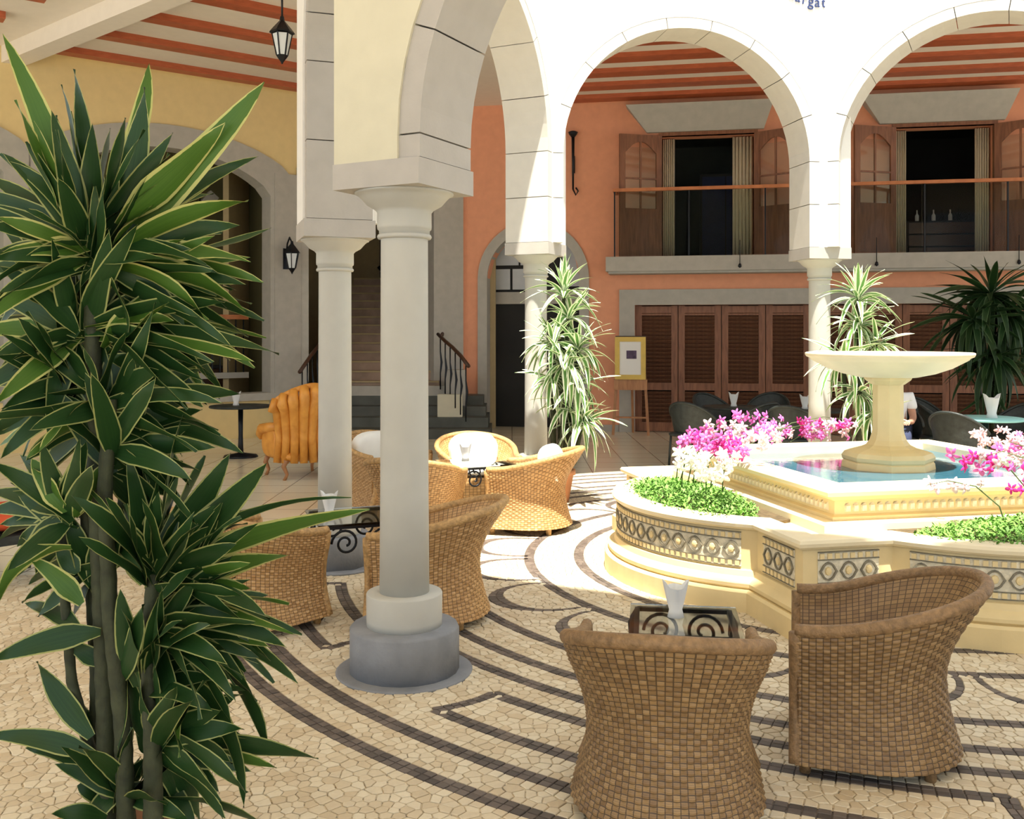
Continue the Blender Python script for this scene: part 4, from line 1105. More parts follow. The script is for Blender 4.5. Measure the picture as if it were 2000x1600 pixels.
def napkin_mesh():
    m = MB(); n = 16; prof = [(.035, 0), (.026, .03), (.036, .08), (.048, .125)]
    vs = []
    for k, (r, z) in enumerate(prof):
        for i in range(n):
            a = 2*PI*i/n; q = r*(1+.18*k/3*math.cos(4*a)); vs.append((q*math.cos(a), q*math.sin(a), z+(.03*max(0, math.cos(2*a)) if k == 3 else 0)))
    m.add(vs, [(k*n+i, k*n+(i+1) % n, (k+1)*n+(i+1) % n, (k+1)*n+i) for k in range(3) for i in range(n)]+[tuple(range(n))], True)
    return m.mesh('napkin', 'linen')
NPK = napkin_mesh()
def napkin(x, y, z, label, s=1, rz=0):
    o = link('folded_napkin', NPK, None, (x, y, z)); o.scale = (s,)*3; o.rotation_euler = (0, 0, rz); return tag(o, label, 'napkin', 'folded white napkins')
napkin(.715, 4.25, .471, 'white folded napkin standing on the table between the foreground armchairs', 1.05)
napkin(-1.15, 6.12, .571, 'white folded napkin on the iron table behind the honey armchair', 1)
napkin(-.42, 8.78, .571, 'white folded napkin on the iron table in the sun', 1)
# ---------------- plants ----------------
def leaf_geo(B_, C_, T_, wd, tw=0, n=10, fold=.25, up=Vector((0, 0, 1)), view=None):
    vs = []; uv = []; fs = []
    tl = random.random()
    for i in range(n+1):
        f = i/n; p = B_*(1-f)**2+C_*2*f*(1-f)+T_*f*f; t = ((C_-B_)*(1-f)+(T_-C_)*f).normalized()
        side = t.cross(up); side = side.normalized() if side.length > .05 else t.orthogonal().normalized()
        nn = side.cross(t)
        a = tw+.3*f; s_ = side*math.cos(a)+nn*math.sin(a); nm = nn*math.cos(a)-side*math.sin(a)
        h = wd/2*(min(1, .32+2.3*f)*(1-f**2.6)**.85 if f < 1 else 0)
        wv = .006*math.sin(9*f+tl*6)
        for k, x in ((-1, -1), (0, 0), (1, 1)):
            q = p+s_*h*x+nm*(h*fold*abs(x)+wv*x); vs.append(q); uv.append(((x+1)/2, f))
    for i in range(n):
        for k in range(2): fs.append((i*3+k, i*3+k+1, i*3+k+4, i*3+k+3))
    return vs, uv, fs
def leaf_mesh(B_, C_, T_, wd, tw, m_, n=10, fold=.25):
    vs, uv, fs = leaf_geo(B_, C_, T_, wd, tw, n, fold)
    me = bpy.data.meshes.new('leaf'); me.from_pydata([tuple(v) for v in vs], [], fs); me.polygons.foreach_set('use_smooth', [True]*len(fs))
    ul = me.uv_layers.new(name='UVMap'); buf = []
    for l in me.loops: buf += uv[l.vertex_index]
    ul.data.foreach_set('uv', buf); me.materials.append(M[m_]); return me
def cane(root, pts, r, parent_name='stem'):
    MB().tube(pts, r, 8).obj(parent_name, 'cane', root)
# shared leaves for the farther plants
def leafset(m_, n=8):
    out = []
    for k in range(6):
        dr = .05+.28*k
        out.append([leaf_mesh(Vector((0, 0, 0)), Vector((.5, 0, .10)), Vector((1-.12*dr, 0, -.75*dr*.8)), .115, tw, m_, n) for tw in (-.5, 0, .5)])
    return out
def rosette(root, c, n, L_, sets, el0, el1, sc_w=1.0, drop=0):
    for i in range(n):
        az = 2*PI*(i*.618)+R(-.3, .3); f = i/max(1, n-1); el = el1+(el0-el1)*f+R(-.15, .15)   # outer leaves lie lower
        k = min(5, max(0, int((1-f)*5+R(-.6, .6)+drop))); me = sets[k][random.randrange(3)]
        s = L_*R(.8, 1.1); mt = Matrix.Translation(Vector(c)+Vector((0, 0, R(-.04, .04)))) @ Matrix.Rotation(az, 4, 'Z') @ Matrix.Rotation(-el, 4, 'Y') @ Matrix.Diagonal((s, s*sc_w, s, 1))
        link('leaf', me, root, mtx=mt)
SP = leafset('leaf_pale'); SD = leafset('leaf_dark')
def dracaena(x, y, crowns, sets, label, leafL, n, pot=True):
    t = thing('potted_dracaena', label, 'plant', (x, y, 0))
    if pot:
        MB().lathe([(.13, 0), (.18, .28), (.20, .28), (.20, .33), (.17, .33), (.165, .29), (.02, .29)], 24).obj('pot', 'terracotta', t)
    for (cx, cy, cz, nn, el0, el1) in crowns:
        cane(t, [Vector((cx*.3, cy*.3, .28)), Vector((cx*.7, cy*.7, cz*.5)), Vector((cx, cy, cz))], [.028, .024, .018])
        rosette(t, (cx, cy, cz), nn, leafL, sets, el0, el1, 1.45 if sets is SP else 1.1)
    return t
dracaena(.45, 9.95, [(.08, 0, 2.10, 34, 1.4, .2), (.12, -.04, 1.88, 30, .9, -.3), (-.04, -.1, 1.62, 36, 1.0, -.5), (.22, -.12, 1.55, 34, 1.0, -.5), (.08, -.18, 1.40, 36, .8, -.8), (-.05, -.1, 1.25, 22, .4, -.9), (.22, -.15, 1.20, 24, .4, -.9), (.26, -.15, .82, 40, 1.2, -.5), (.12, -.1, 1.02, 18, .2, -1.0)],
         SP, 'variegated dracaena in front of the column beside the salmon wall', .42, 0)
dracaena(3.72, 10.45, [(.0, 0, 2.08, 40, 1.4, .0), (-.02, -.05, 1.8, 36, .8, -.4), (.15, -.1, 1.6, 30, .6, -.6), (-.20, -.1, 1.45, 28, .6, -.7), (-.02, -.1, 1.1, 26, .4, -.9), (.12, -.1, .85, 22, .4, -.9)],
         SP, 'variegated dracaena against the column behind the fountain bowl', .45, 0)
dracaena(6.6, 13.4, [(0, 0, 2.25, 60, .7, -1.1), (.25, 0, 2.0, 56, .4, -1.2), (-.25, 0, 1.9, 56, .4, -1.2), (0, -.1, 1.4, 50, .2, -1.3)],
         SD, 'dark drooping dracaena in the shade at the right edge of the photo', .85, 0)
# ---------------- big foreground dracaena ----------------
DY = 3.0
BX = (205-1000)/F*DY
big = thing('tall_dracaena', 'tall dark green striped dracaena filling the left foreground', 'plant', (BX, DY, 0))
BO = Vector((BX, DY, 0))
MB().lathe([(.16, 0), (.20, .12), (.20, .17), (.17, .17), (.16, .13), (.02, .13)], 28).obj('pot', 'terracotta', big)
MB().lathe([(.16, .125), (.01, .14)], 20).obj('soil', 'soil', big)
def P_(px, py, dy=0): return rm(px, py, DY+dy)-BO
def cane_px(pts, r0, r1, dy):
    p = [P_(x, y, dy) for x, y in pts]; q = []
    for i in range(len(p)-1):
        k = max(2, int((p[i+1]-p[i]).length/.035))
        q += [p[i].lerp(p[i+1], j/k) for j in range(k)]
    q.append(p[-1]); n = len(q)
    MB().tube(q, [(r0+(r1-r0)*i/n)*(1.0 if i % 2 else 1.09) for i in range(n)], 10).obj('stem', 'cane', big)
cane_px([(212, 1690), (205, 1350), (190, 1000), (182, 700), (175, 480)], .030, .022, .02)
cane_px([(250, 1690), (240, 1420), (215, 1200), (205, 950), (215, 780)], .028, .020, -.04)
cane_px([(190, 1690), (188, 1300), (172, 1050), (150, 800), (140, 660)], .022, .016, .08)
cane_px([(300, 1690), (298, 1450), (290, 1280), (300, 1120)], .030, .020, -.08)
cane_px([(235, 1680), (140, 1330), (125, 1150), (128, 1010)], .018, .014, .03)
cnt = 0; XV, XU, XF = [], [], []
def L(bx, by, tx, ty, wpx=52, sag=.12, dy=(0, 0), tw=None, m_='leaf'):
    """a leaf from (bx,by) to (tx,ty); sag bends it upwards in the middle"""
    global cnt
    B_ = P_(bx, by, dy[0]); T_ = P_(tx, ty, dy[1]); d = T_-B_
    n_ = Vector((-d.z, 0, d.x)).normalized()
    if n_.z < 0: n_ = -n_
    C_ = (B_+T_)/2+n_*d.length*sag
    t = d.normalized(); s_ = t.cross(Vector((0, 0, 1)))
    s_ = s_.normalized() if s_.length > .05 else Vector((1, 0, 0))
    # turn the blade so that its face is partly visible
    if tw is None: tw = R(.45, 1.3)*random.choice((1, 1, -1))
    if cnt >= 296:      # past the limit: joined into one part
        vs, uv, fs = leaf_geo(B_, C_, T_, wpx/F*DY, tw, 9, .22); o_ = len(XV)
        XV.extend(tuple(v) for v in vs); XU.extend(uv); XF.extend(tuple(i+o_ for i in f) for f in fs); return
    if m_ == 'leaf' and random.random() < .2: m_ = 'leaf_backlit'
    me = leaf_mesh(B_, C_, T_, wpx/F*DY*1.0, tw, m_, 12, .22)
    link('leaf', me, big); cnt += 1
H = [ # top crown, upright
 (165, 480, 5, 65, 52, .06), (120, 420, 30, 195, 44, .02), (180, 450, 145, 135, 46, .04), (170, 460, 120, 165, 40, .03), (190, 470, 292, 122, 56, -.10), (215, 470, 282, 170, 60, -.05),
 (200, 480, 516, 160, 74, -.04), (230, 440, 440, 240, 60, -.03), (210, 500, 505, 305, 40, .14), (215, 500, 485, 392, 46, .12), (210, 500, 388, 345, 56, -.02), (160, 480, 100, 215, 48, .03), (150, 470, 110, 225, 44, .0),
 (175, 500, 0, 300, 50, .05), (165, 500, -20, 345, 50, .08), (160, 505, -30, 400, 50, .12), (160, 510, -30, 440, 46, .16), (165, 520, -25, 505, 46, .18), (215, 510, 470, 440, 50, .14), (220, 510, 530, 445, 36, -.10), (220, 515, 490, 512, 50, .16),
 (215, 520, 515, 552, 40, .14), (205, 525, 480, 610, 48, .24), (200, 525, 362, 640, 44, .22), (195, 520, 405, 625, 40, .2), (190, 500, 245, 230, 50, -.02), (195, 500, 330, 300, 54, -.02), (180, 500, 60, 260, 46, .04), (185, 470, 215, 250, 50, .0),
 (175, 470, 180, 240, 46, .0), (200, 500, 300, 400, 40, .05), (160, 520, 20, 600, 50, .22), (165, 530, -10, 660, 46, .25), (190, 530, 250, 650, 44, .2), (180, 530, 120, 680, 44, .15),
 # second crown
 (165, 640, 520, 660, 44, .10), (170, 650, 545, 692, 40, .10), (170, 650, 482, 655, 44, .06), (180, 650, 405, 792, 44, .14), (175, 660, 500, 708, 38, .08), (180, 640, 350, 560, 46, .05), (175, 640, 440, 590, 44, .08), (150, 650, 0, 520, 48, .10),
 (150, 655, -20, 575, 48, .12), (145, 660, -10, 690, 50, .14), (140, 660, 45, 892, 50, -.02), (145, 670, -20, 760, 48, .12), (150, 670, 95, 850, 44, .10), (200, 680, 300, 560, 44, 0), (210, 690, 330, 590, 44, .02), (215, 700, 395, 795, 50, .12),
 (210, 790, 470, 770, 50, .08), (215, 800, 430, 850, 46, .14), (215, 810, 475, 885, 44, .12), (210, 800, 395, 720, 50, .04), (215, 820, 340, 900, 44, .14), (205, 790, 300, 690, 44, .02), (190, 760, 60, 640, 44, .06), (185, 780, 40, 800, 44, .1),
 (180, 720, 20, 640, 44, .08), (185, 820, 50, 900, 44, .1), (230, 830, 260, 700, 40, 0), (240, 860, 395, 800, 48, .06), (240, 880, 420, 875, 44, .08),
 # left middle crown
 (135, 1000, 60, 895, 48, .05), (140, 1010, -20, 960, 46, .10), (130, 1005, -20, 1000, 44, .12), (140, 1020, -25, 900, 40, .1), (135, 1070, -5, 1185, 36, .40), (150, 1010, 205, 905, 44, 0), (130, 990, 55, 905, 44, 0), (160, 1230, 50, 1180, 36, .1), (165, 1180, 60, 1090, 40, .1), (150, 1120, 110, 1065, 36, 0),
 # right lower crown
 (300, 1130, 520, 905, 66, -.02), (295, 1120, 450, 885, 58, -.02), (310, 1120, 722, 995, 48, .07), (305, 1110, 686, 972, 18, .20), (300, 1120, 400, 890, 56, 0), (290, 1120, 355, 900, 50, 0), (305, 1140, 462, 1062, 48, .04), (310, 1150, 565, 1085, 52, .06),
 (300, 1160, 510, 1100, 44, .06), (310, 1160, 490, 1150, 46, .10), (290, 1110, 250, 890, 46, .02), (285, 1120, 310, 960, 48, 0), (290, 1130, 230, 960, 46, .0), (320, 1120, 360, 800, 44, .06), (310, 1150, 430, 1000, 54, .0), (300, 1140, 340, 1010, 50, 0), (300, 1110, 275, 830, 40, 0), (280, 1140, 215, 1020, 44, .05),
 (300, 1200, 590, 1240, 42, .14), (310, 1210, 582, 1335, 44, .18), (305, 1200, 560, 1265, 50, .14), (300, 1240, 522, 1470, 46, .30), (290, 1280, 476, 1578, 44, .28), (310, 1230, 470, 1250, 44, .12), (305, 1220, 480, 1330, 44, .18), (300, 1200, 420, 1130, 48, .04),
 (280, 1260, 350, 1480, 46, .14), (290, 1290, 395, 1370, 44, .16), (295, 1250, 340, 1400, 44, .1), (270, 1250, 290, 1430, 46, .05), (260, 1240, 230, 1480, 44, .0), (320, 1200, 400, 1300, 46, .2),
 (310, 1430, 460, 1362, 46, .02), (315, 1450, 622, 1482, 46, .06), (310, 1460, 540, 1500, 40, .06), (300, 1480, 425, 1560, 52, .14), (310, 1440, 420, 1480, 52, .1), (295, 1500, 400, 1330, 46, .0), (305, 1500, 380, 1400, 50, .0), (290, 1520, 380, 1610, 44, .12), (290, 1560, 560, 1640, 38, .16),
 (290, 1400, 262, 1230, 46, 0), (285, 1420, 320, 1230, 50, 0), (280, 1440, 240, 1290, 50, 0), (300, 1420, 360, 1270, 46, 0), (270, 1470, 300, 1290, 52, 0), (265, 1520, 330, 1360, 48, 0),
 # lower left
 (200, 1235, -20, 1292, 46, .10), (195, 1240, 20, 1275, 40, .08), (178, 1440, 72, 1292, 46, -.02), (182, 1430, 140, 1340, 34, 0), (190, 1480, -30, 1438, 40, .12), (185, 1500, 50, 1462, 38, .12), (215, 1560, 150, 1535, 50, .1), (210, 1600, 100, 1590, 40, .1),
 (240, 1540, 170, 1620, 44, .2), (200, 1300, 120, 1250, 34, .05), (230, 1330, 280, 1180, 48, 0), (230, 1360, 250, 1180, 46, 0), (225, 1500, 260, 1330, 44, 0),
]
for h in H:
    bx, by, tx, ty, wp, sg = h
    L(bx+R(-6, 6), by, tx, ty, wp*1.12, sg, (R(-.05, .05), R(-.18, .16)))
# more leaves filling the crowns
for (cx, cy, n, l0, l1, e0, e1, dyy) in ((190, 560, 16, 180, 330, .9, 2.3, .1), (300, 1180, 14, 170, 290, .3, 2.2, .05), (178, 500, 34, 150, 300, -2.0, 2.0, .0), (165, 640, 26, 140, 280, -2.3, 2.3, .04), (205, 790, 26, 120, 240, -2.4, 2.4, .02), (140, 760, 12, 120, 190, -2.2, 0, .06), (135, 1010, 12, 90, 160, -2.6, .4, .02), (300, 1130, 24, 130, 240, -1.2, 2.0, -.08), (300, 1230, 16, 120, 220, .3, 2.6, -.08), (300, 1450, 16, 110, 200, -.3, 2.7, -.06), (215, 900, 14, 110, 200, -1.0, 2.4, .0), (280, 1330, 14, 110, 210, -.4, 2.6, -.04), (190, 1130, 8, 80, 150, -2.6, 1.0, .03), (240, 1560, 10, 90, 170, -1.2, 1.8, 0)):
    for i in range(int(n*1.5)):
        a = e0+(e1-e0)*(i/1.5+R(0, 1))/n; l = R(l0, l1); dpt = R(-.30, .30)
        tx = cx+l*math.sin(a); ty = cy-l*math.cos(a)+ (40 if abs(a) > 1.2 else 0)
        L(cx+R(-14, 14), cy+R(-25, 25), tx, ty, R(38, 54), R(.02, .16) if abs(a) > .6 else R(-.04, .04), (dyy, dyy+dpt))
me = bpy.data.meshes.new('small_leaves'); me.from_pydata(XV, [], XF); me.polygons.foreach_set('use_smooth', [True]*len(XF))
ul = me.uv_layers.new(name='UVMap'); buf = []
for l in me.loops: buf += XU[l.vertex_index]
ul.data.foreach_set('uv', buf); me.materials.append(M['leaf']); stuff(link('small_leaves', me, big))
# ---------------- easel ----------------
q = gp(1232, 850)
t = thing('display_easel', 'wooden easel standing before the grey jamb of the shutters', 'easel', (q.x, q.y, 0), math.radians(-12))
MB().bar((-.30, -.02, 0), (-.20, .02, 1.66), .045, .03).obj('leg', 'easel', t); MB().bar((.30, -.02, 0), (.20, .02, 1.66), .045, .03).obj('leg', 'easel', t)
MB().bar((0, .45, 0), (0, .05, 1.6), .04, .03).obj('leg', 'easel', t)
MB().bar((-.28, 0, .30), (.28, 0, .30), .03, .03).obj('crossbar', 'easel', t)
MB().box((0, -.03, .86), (.56, .10, .18)).obj('tray', 'easel', t); MB().box((0, .0, 1.30), (.52, .03, .78)).obj('backboard', 'dark_wood', t)
f = thing('framed_picture', 'gilt framed white picture with a small dark print, propped on the easel', 'picture', (q.x-.02, q.y-.10, .952), math.radians(-12))
m = MB()
for c, d in (((0, 0, .04), (.52, .04, .08)), ((0, 0, .68), (.52, .04, .08)), ((-.22, 0, .36), (.08, .04, .56)), ((.22, 0, .36), (.08, .04, .56))): m.box(c, d)
m.obj('frame', 'gold', f); MB().box((0, .005, .36), (.36, .02, .56)).obj('mount', 'paper', f); MB().box((.02, -.007, .42), (.17, .006, .14)).obj('print', 'print', f)
# ---------------- lanterns ----------------
def lantern(loc, rz, label, hang=False):
    t = thing('lantern', label, 'lantern', loc, rz, 'black iron lanterns')
    MB().lathe([(.02, .33), (.03, .28), (.10, .20), (.14, .15), (.145, .135), (.02, .13)], 6, smooth=False).obj('cap', 'iron', t)
    MB().lathe([(.06, -.12), (.11, .12)], 6, smooth=False).obj('glass', 'frost', t)
    m = MB()
    for i in range(6): a = 2*PI*i/6; m.bar((.063*math.cos(a), .063*math.sin(a), -.12), (.114*math.cos(a), .114*math.sin(a), .13), .014)
    m.obj('frame', 'iron', t); MB().lathe([(.07, -.12), (.05, -.15), (.02, -.19), (.005, -.22)], 6, smooth=False).obj('finial', 'iron', t)
    if hang: MB().tube([(0, 0, .3), (0, 0, hang)], .012, 6).obj('chain', 'iron', t)
    else: MB().tube([(0, 0, .30), (.0, .10, .40), (0, .2, .30), (0, .25, .05)], .014, 6).obj('bracket', 'iron', t); MB().box((0, .26, .05), (.10, .03, .35)).obj('back_plate', 'iron', t)
    return t
s_ = WL.s_at(569, .3); lantern(WL.P(s_, WL.z_at(569, 510, .3), .33), WL.a, 'black wall lantern on the grey pier above the wing chair')
p = rm(551, 88, 11.2); lantern(p, .3, 'black lantern hanging from the red ceiling beams at upper left', HC-.05-p.z)
s_ = WB.s_at(1119, .12); p = WB.P(s_, WB.z_at(1119, 320, .12), .10)
t = thing('wall_sconce', 'slim dark iron sconce on the salmon wall above the grey arch', 'sconce', p, WB.a)
MB().tube([(0, 0, .5), (.0, 0, .1), (0, 0, -.45)], [.03, .022, .016], 8).obj('stem', 'iron', t); MB().lathe([(.02, .46), (.07, .52), (.09, .56), (.05, .58)], 12).obj('cup', 'iron', t)
MB().tube([(0, .0, -.45), (.05, 0, -.55), (.09, 0, -.48), (.05, 0, -.42)], .016, 6).obj('hook', 'iron', t); MB().box((0, .07, 0), (.05, .06, .3)).obj('bracket', 'iron', t)
# ---------------- amber wing chair ----------------
def wing_chair(x, y, face, label):
    t = thing('wing_chair', label, 'armchair', (x, y, 0), math.radians(face)-PI/2, 'amber wing chairs')
    m = MB().pillow((0, .05, .40), (.62, .62, .18), p=.4); m.obj('seat_cushion', 'orange_uph', t)
    MB().pillow((0, .02, .27), (.66, .68, .16), p=.35).obj('seat_base', 'orange_uph', t)
    for i in range(9):      # upholstered channels of the back, wrapping round
        a = -1.15+2.3*i/8; cx_, cy_ = .36*math.sin(a), .02-.36*math.cos(a)
        top = 1.10-.14*abs(a)**1.6; o = Vector((math.sin(a), -math.cos(a), 0))
        pts = [Vector((cx_, cy_, .20))+o*.03, Vector((cx_, cy_, .5))-o*.02, Vector((cx_, cy_, .8))+o*.02, Vector((cx_, cy_, top-.10))+o*.09, Vector((cx_, cy_, top))+o*.06, Vector((cx_, cy_, top-.03))-o*.0]
        MB().tube(pts, [.045, .055, .062, .066, .055, .03], 10).obj('back_channel', 'orange_uph', t)
    MB().tube([Vector((.40*math.sin(a), .02-.40*math.cos(a), 1.11-.14*abs(a)**1.6)) for a in [-1.2+2.4*i/20 for i in range(21)]], .035, 8).obj('carved_rail', 'orange_uph', t)
    for s in (-1, 1):
        MB().tube([(s*.33, -.10, .62), (s*.35, .10, .60), (s*.37, .30, .57), (s*.37, .37, .50), (s*.35, .36, .44)], [.05, .06, .065, .055, .03], 10).obj('arm', 'orange_uph', t)
        MB().pillow((s*.33, .12, .42), (.09, .46, .36), p=.4).obj('side_panel', 'orange_uph', t)
        for yy in (.32, -.26): MB().tube([(s*.29, yy, .24), (s*.31, yy+.03, .16), (s*.28, yy, .07), (s*.30, yy+.03, .0)], [.035, .03, .02, .022], 8).obj('leg', 'easel', t)
    return t
wing_chair(-2.55, 11.75, 125, 'amber channel-backed wing chair behind the slim white column')
wing_chair(-4.9, 12.6, 60, 'amber wing chair mostly hidden by the tall foreground plant')
# ---------------- dark chairs and round tables in the back gallery ----------------
def bistro_meshes():
    o = []
    sh = MB(); n = 20; vs = []
    for k in range(7):
        v = k/6
        for i in range(n+1):
            a = PI+PI*i/n; r = .27+.05*v; bk = math.sin(PI*i/n); z = .42+(.18+.24*bk)*v
            vs.append((r*math.cos(a), .08+(r+.02*v)*math.sin(a), z))
    sh.add(vs, [(k*(n+1)+i, k*(n+1)+i+1, (k+1)*(n+1)+i+1, (k+1)*(n+1)+i) for k in range(6) for i in range(n)], True)
    o.append(('backrest', sh.mesh('backrest', 'dark_rattan'))); o.append(('seat', MB().pillow((0, .03, .42), (.54, .54, .08)).mesh('seat', 'dark_rattan')))
    o.append(('rim', MB().tube(vs[6*(n+1):], .018, 6).mesh('rim', 'dark_rattan')))
    for x in (-.22, .22):
        for y in (-.16, .24): o.append(('leg', MB().tube([(x, y, .42), (x*1.1, y*1.1, 0)], .016, 6).mesh('leg', 'dark_rattan')))
    return o
BI = bistro_meshes()
def bistro(x, y, face, label):
    t = thing('rattan_chair', label, 'chair', (x, y, 0), math.radians(face)-PI/2, 'dark rattan chairs in the back gallery')
    for n_, me in BI: link(n_, me, t)
def round_table(x, y, label, cloth='dark_rattan', r=.42, z=.72):
    t = thing('round_table', label, 'table', (x, y, 0), 0, 'round tables in the gallery')
    MB().lathe([(r, z-.03), (r+.01, z-.015), (r, z), (.05, z+.001)], 36).obj('tabletop', cloth, t)
    MB().lathe([(.24, 0), (.22, .03), (.04, .06), (.03, .3), (.035, z-.03)], 20).obj('pedestal', 'iron', t)
def mp(px, py, Y): p = rm(px, py, Y); return p.x, p.y
rt = [((1432, 13.4), 'dark round table in front of the shutters', 'dark_rattan'), ((1590, 12.9), 'dark round table left of the column behind the fountain', 'dark_rattan'), ((1925, 11.6), 'round table with a pale turquoise cloth at the right', 'teal'), ((470, 13.6), 'small round glass table left of the amber wing chair', 'dark_rattan')]
for (px, Y), lab, c in rt:
    x, y = mp(px, 0, Y); round_table(x, y, lab, c)
for (px, Y), lab, s in (((1433, 13.4), 'white folded napkin on the dark table before the shutters', 1.3), ((1572, 12.9), 'white folded napkin just left of the column behind the fountain', 1.3), ((1937, 11.5), 'tall white folded napkin on the turquoise table', 1.9), ((461, 13.6), 'white folded napkin left of the amber wing chair', 1.3)):
    x, y = mp(px, 0, Y); napkin(x, y, .722, lab, s)
for px, Y, fa, lab in ((1352, 12.6, 50, 'dark rattan chair nearest the easel, before the shutters'), (1392, 14.2, -60, 'dark rattan chair behind the table before the shutters'), (1480, 12.5, 120, 'dark rattan chair with its back to the viewer, behind the tall pink orchids'),
                       (1500, 14.3, -120, 'dark rattan chair against the fourth shutter'), (1545, 12.0, 60, 'dark rattan chair left of the column behind the fountain'), (1835, 12.2, -20, 'dark rattan chair right of the fountain pedestal'), (1870, 11.0, 40, 'dark rattan chair in front of the turquoise table'),
                       (1990, 12.3, 200, 'dark rattan chair at the right edge of the photo'), (1800, 13.4, -70, 'dark rattan chair in the shade under the bowl')):
    x, y = mp(px, 0, Y); bistro(x, y, fa, lab)
# red cushioned chair at the left edge
x, y = -3.55, 6.7
t = thing('red_armchair', 'red cushioned dark chair at the left edge behind the foreground plant', 'armchair', (x, y, 0), -.8)
MB().pillow((0, 0, .45), (.6, .6, .16)).obj('seat_cushion', 'red', t); MB().pillow((0, -.28, .68), (.6, .14, .42)).obj('back_cushion', 'red', t)
m = MB(); m.box((0, 0, .33), (.62, .62, .06)); m.obj('frame', 'dark_rattan', t)
for a_ in (-.27, .27):
    for b_ in (-.27, .27): MB().bar((a_, b_, .32), (a_*1.08, b_*1.08, 0), .04).obj('leg', 'dark_rattan', t)
# ---------------- people ----------------
def skin_mesh(verts, edges, mt, name, parent, sub=2):
    me = bpy.data.meshes.new(name); me.from_pydata([v[0] for v in verts], edges, []); o = bpy.data.objects.new(name, me); COL.objects.link(o); o.parent = parent
    md = o.modifiers.new('skin', 'SKIN'); md.use_smooth_shade = True
    for i, v in enumerate(verts):
        r = v[1]; me.skin_vertices[0].data[i].radius = r if isinstance(r, tuple) else (r, r)
    me.skin_vertices[0].data[0].use_root = True
    md = o.modifiers.new('sub', 'SUBSURF'); md.levels = sub; md.render_levels = sub
    me.materials.append(M[mt]); return o
def head(parent, c, rz=0):
    m = MB(); n = 16; vs = []; k = 12
    for i in range(k+1):
        ph = -PI/2+PI*i/k
        for j in range(n):
            th = 2*PI*j/n; x = .075*math.cos(ph)*math.cos(th); y = .092*math.cos(ph)*math.sin(th); z = .115*math.sin(ph)
            if z < 0: x *= 1+z*2.2; y *= 1+z*1.2
            vs.append(Vector((x, y, z)))
    m.add(vs, [(i*n+j, i*n+(j+1) % n, (i+1)*n+(j+1) % n, (i+1)*n+j) for i in range(k) for j in range(n)], True)
    m.add([(-.012, .085, -.02), (.012, .085, -.02), (0, .112, -.022), (0, .088, .025)], [(0, 1, 2), (0, 2, 3), (1, 3, 2)])
    for s in (-1, 1): m.pillow((s*.076, 0, -.005), (.02, .04, .06), n=5)
    h = m.obj('head', 'skin', parent, c); h.rotation_euler = (0, 0, rz)
    e = MB()
    for s in (-1, 1): e.pillow((s*.03, .083, .008), (.024, .012, .012), n=5)
    e.obj('eyes', 'hair', h); MB().pillow((0, .086, -.05), (.045, .012, .012), n=5).obj('mouth', 'red', h)
    MB().pillow((0, -.022, .035), (.172, .185, .19), p=.9, n=8).obj('hair', 'hair', h)
def hand(verts, edges, wi, d, s):
    """palm and five fingers continuing the body surface from wrist vertex wi"""
    d = Vector(d).normalized(); w_ = Vector(verts[wi][0]); side = d.cross(Vector((0, 0, 1))).normalized()
    verts.append((tuple(w_+d*.05), (.034, .018))); pi = len(verts)-1; edges.append((wi, pi))
    for k in range(4):
        b_ = w_+d*.085+side*(k-1.5)*.020; verts.append((tuple(b_), .010)); a = len(verts)-1; edges.append((pi, a))
        l = (.055, .066, .062, .048)[k]; verts.append((tuple(b_+d*l*.6+Vector((0, 0, -.006))), .008)); verts.append((tuple(b_+d*l+Vector((0, 0, -.02))), .007)); edges += [(a, a+1), (a+1, a+2)]
    b_ = w_+d*.04+side*s*.035; verts.append((tuple(b_), .010)); a = len(verts)-1; edges.append((pi, a)); verts.append((tuple(b_+d*.03+side*s*.02), .009)); edges.append((a, a+1))
def person_seated(x, y, face, label):
    t = thing('person', label, 'person', (x, y, 0), math.radians(face)-PI/2)
    V = [((0, -.05, .50), (.15, .11)), ((0, -.08, .70), (.14, .10)), ((0, -.07, .92), (.15, .095)), ((0, -.06, 1.00), (.08, .07)), ((0, -.05, 1.07), (.05, .05))]; E = [(0, 1), (1, 2), (2, 3), (3, 4)]
    for s in (-1, 1):
        a = len(V); V += [((s*.17, -.07, .95), .062), ((s*.22, -.02, .70), .045), ((s*.19, .20, .66), .036), ((s*.16, .28, .67), .027)]; E += [(2, a), (a, a+1), (a+1, a+2), (a+2, a+3)]; hand(V, E, a+3, (-s*.3, 1, -.1), -s)
        a = len(V); V += [((s*.10, .02, .50), .085), ((s*.12, .42, .50), .058), ((s*.12, .44, .25), .048), ((s*.12, .42, .07), .038), ((s*.13, .56, .035), (.04, .03))]; E += [(0, a), (a, a+1), (a+1, a+2), (a+2, a+3), (a+3, a+4)]
    skin_mesh(V, E, 'skin', 'body', t)
    V = [((0, -.05, .52), (.17, .13)), ((0, -.08, .70), (.16, .12)), ((0, -.07, .92), (.168, .112)), ((0, -.065, .985), (.10, .08))]; E = [(0, 1), (1, 2), (2, 3)]
    for s in (-1, 1): a = len(V); V += [((s*.18, -.07, .95), .078), ((s*.215, -.03, .78), .066)]; E += [(2, a), (a, a+1)]
    skin_mesh(V, E, 'shirt', 'shirt', t)
    V = [((0, -.04, .50), (.165, .12))]; E = []
    for s in (-1, 1): a = len(V); V += [((s*.11, .04, .50), .098), ((s*.12, .42, .50), .072), ((s*.12, .44, .25), .062), ((s*.12, .42, .12), .055)]; E += [(0, a), (a, a+1), (a+1, a+2), (a+2, a+3)]
    skin_mesh(V, E, 'navy', 'trousers', t)
    head(t, (0, -.03, 1.20)); return t
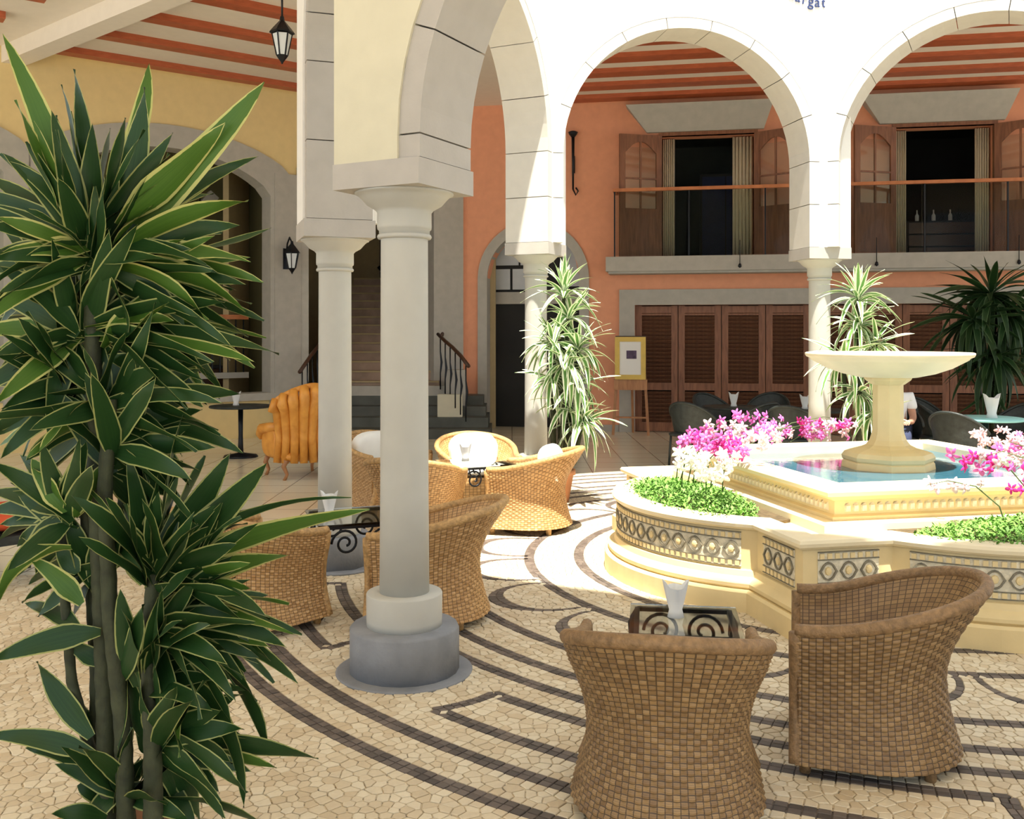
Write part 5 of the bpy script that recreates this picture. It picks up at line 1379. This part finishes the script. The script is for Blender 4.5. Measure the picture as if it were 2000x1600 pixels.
def person_standing(x, y, face, label):
    t = thing('person', label, 'person', (x, y, 0), math.radians(face)-PI/2)
    V = [((0, 0, .95), (.15, .10)), ((0, 0, 1.15), (.13, .09)), ((0, 0, 1.36), (.16, .095)), ((0, 0, 1.44), (.08, .07)), ((0, 0.01, 1.51), (.05, .05))]; E = [(0, 1), (1, 2), (2, 3), (3, 4)]
    for s in (-1, 1):
        a = len(V); V += [((s*.18, 0, 1.40), .06), ((s*.23, -.02, 1.12), .045), ((s*.23, .04, .92), .035), ((s*.23, .06, .87), .026)]; E += [(2, a), (a, a+1), (a+1, a+2), (a+2, a+3)]; hand(V, E, a+3, (0, .2, -1), -s)
        a = len(V); V += [((s*.09, 0, .90), .09), ((s*.10, .01, .50), .06), ((s*.10, -.01, .10), .042), ((s*.11, .12, .035), (.045, .03))]; E += [(0, a), (a, a+1), (a+1, a+2), (a+2, a+3)]
    skin_mesh(V, E, 'skin', 'body', t)
    V = [((0, 0, .93), (.17, .12)), ((0, 0, 1.15), (.15, .11)), ((0, 0, 1.36), (.178, .112)), ((0, 0, 1.425), (.10, .085))]; E = [(0, 1), (1, 2), (2, 3)]
    for s in (-1, 1): a = len(V); V += [((s*.19, 0, 1.39), .075), ((s*.235, -.02, 1.12), .06), ((s*.235, .03, .97), .05)]; E += [(2, a), (a, a+1), (a+1, a+2)]
    skin_mesh(V, E, 'navy', 'jacket', t)
    V = [((0, 0, .92), (.165, .11))]; E = []
    for s in (-1, 1): a = len(V); V += [((s*.09, 0, .86), .10), ((s*.10, .01, .50), .075), ((s*.10, -.01, .10), .06)]; E += [(0, a), (a, a+1), (a+1, a+2)]
    skin_mesh(V, E, 'dark', 'trousers', t)
    head(t, (0, .01, 1.63)); return t
x, y = mp(1746, 0, 11.9); person_seated(x, y, 250, 'seated person in a white short sleeved shirt, mostly hidden by the fountain pedestal')
bistro(x+.02, y+.03, 250, 'dark rattan chair on which the person in the white shirt sits')
x, y = mp(1712, 0, 13.8); person_standing(x, y, 250, 'standing person in dark clothes whose face shows above the fountain bowl')
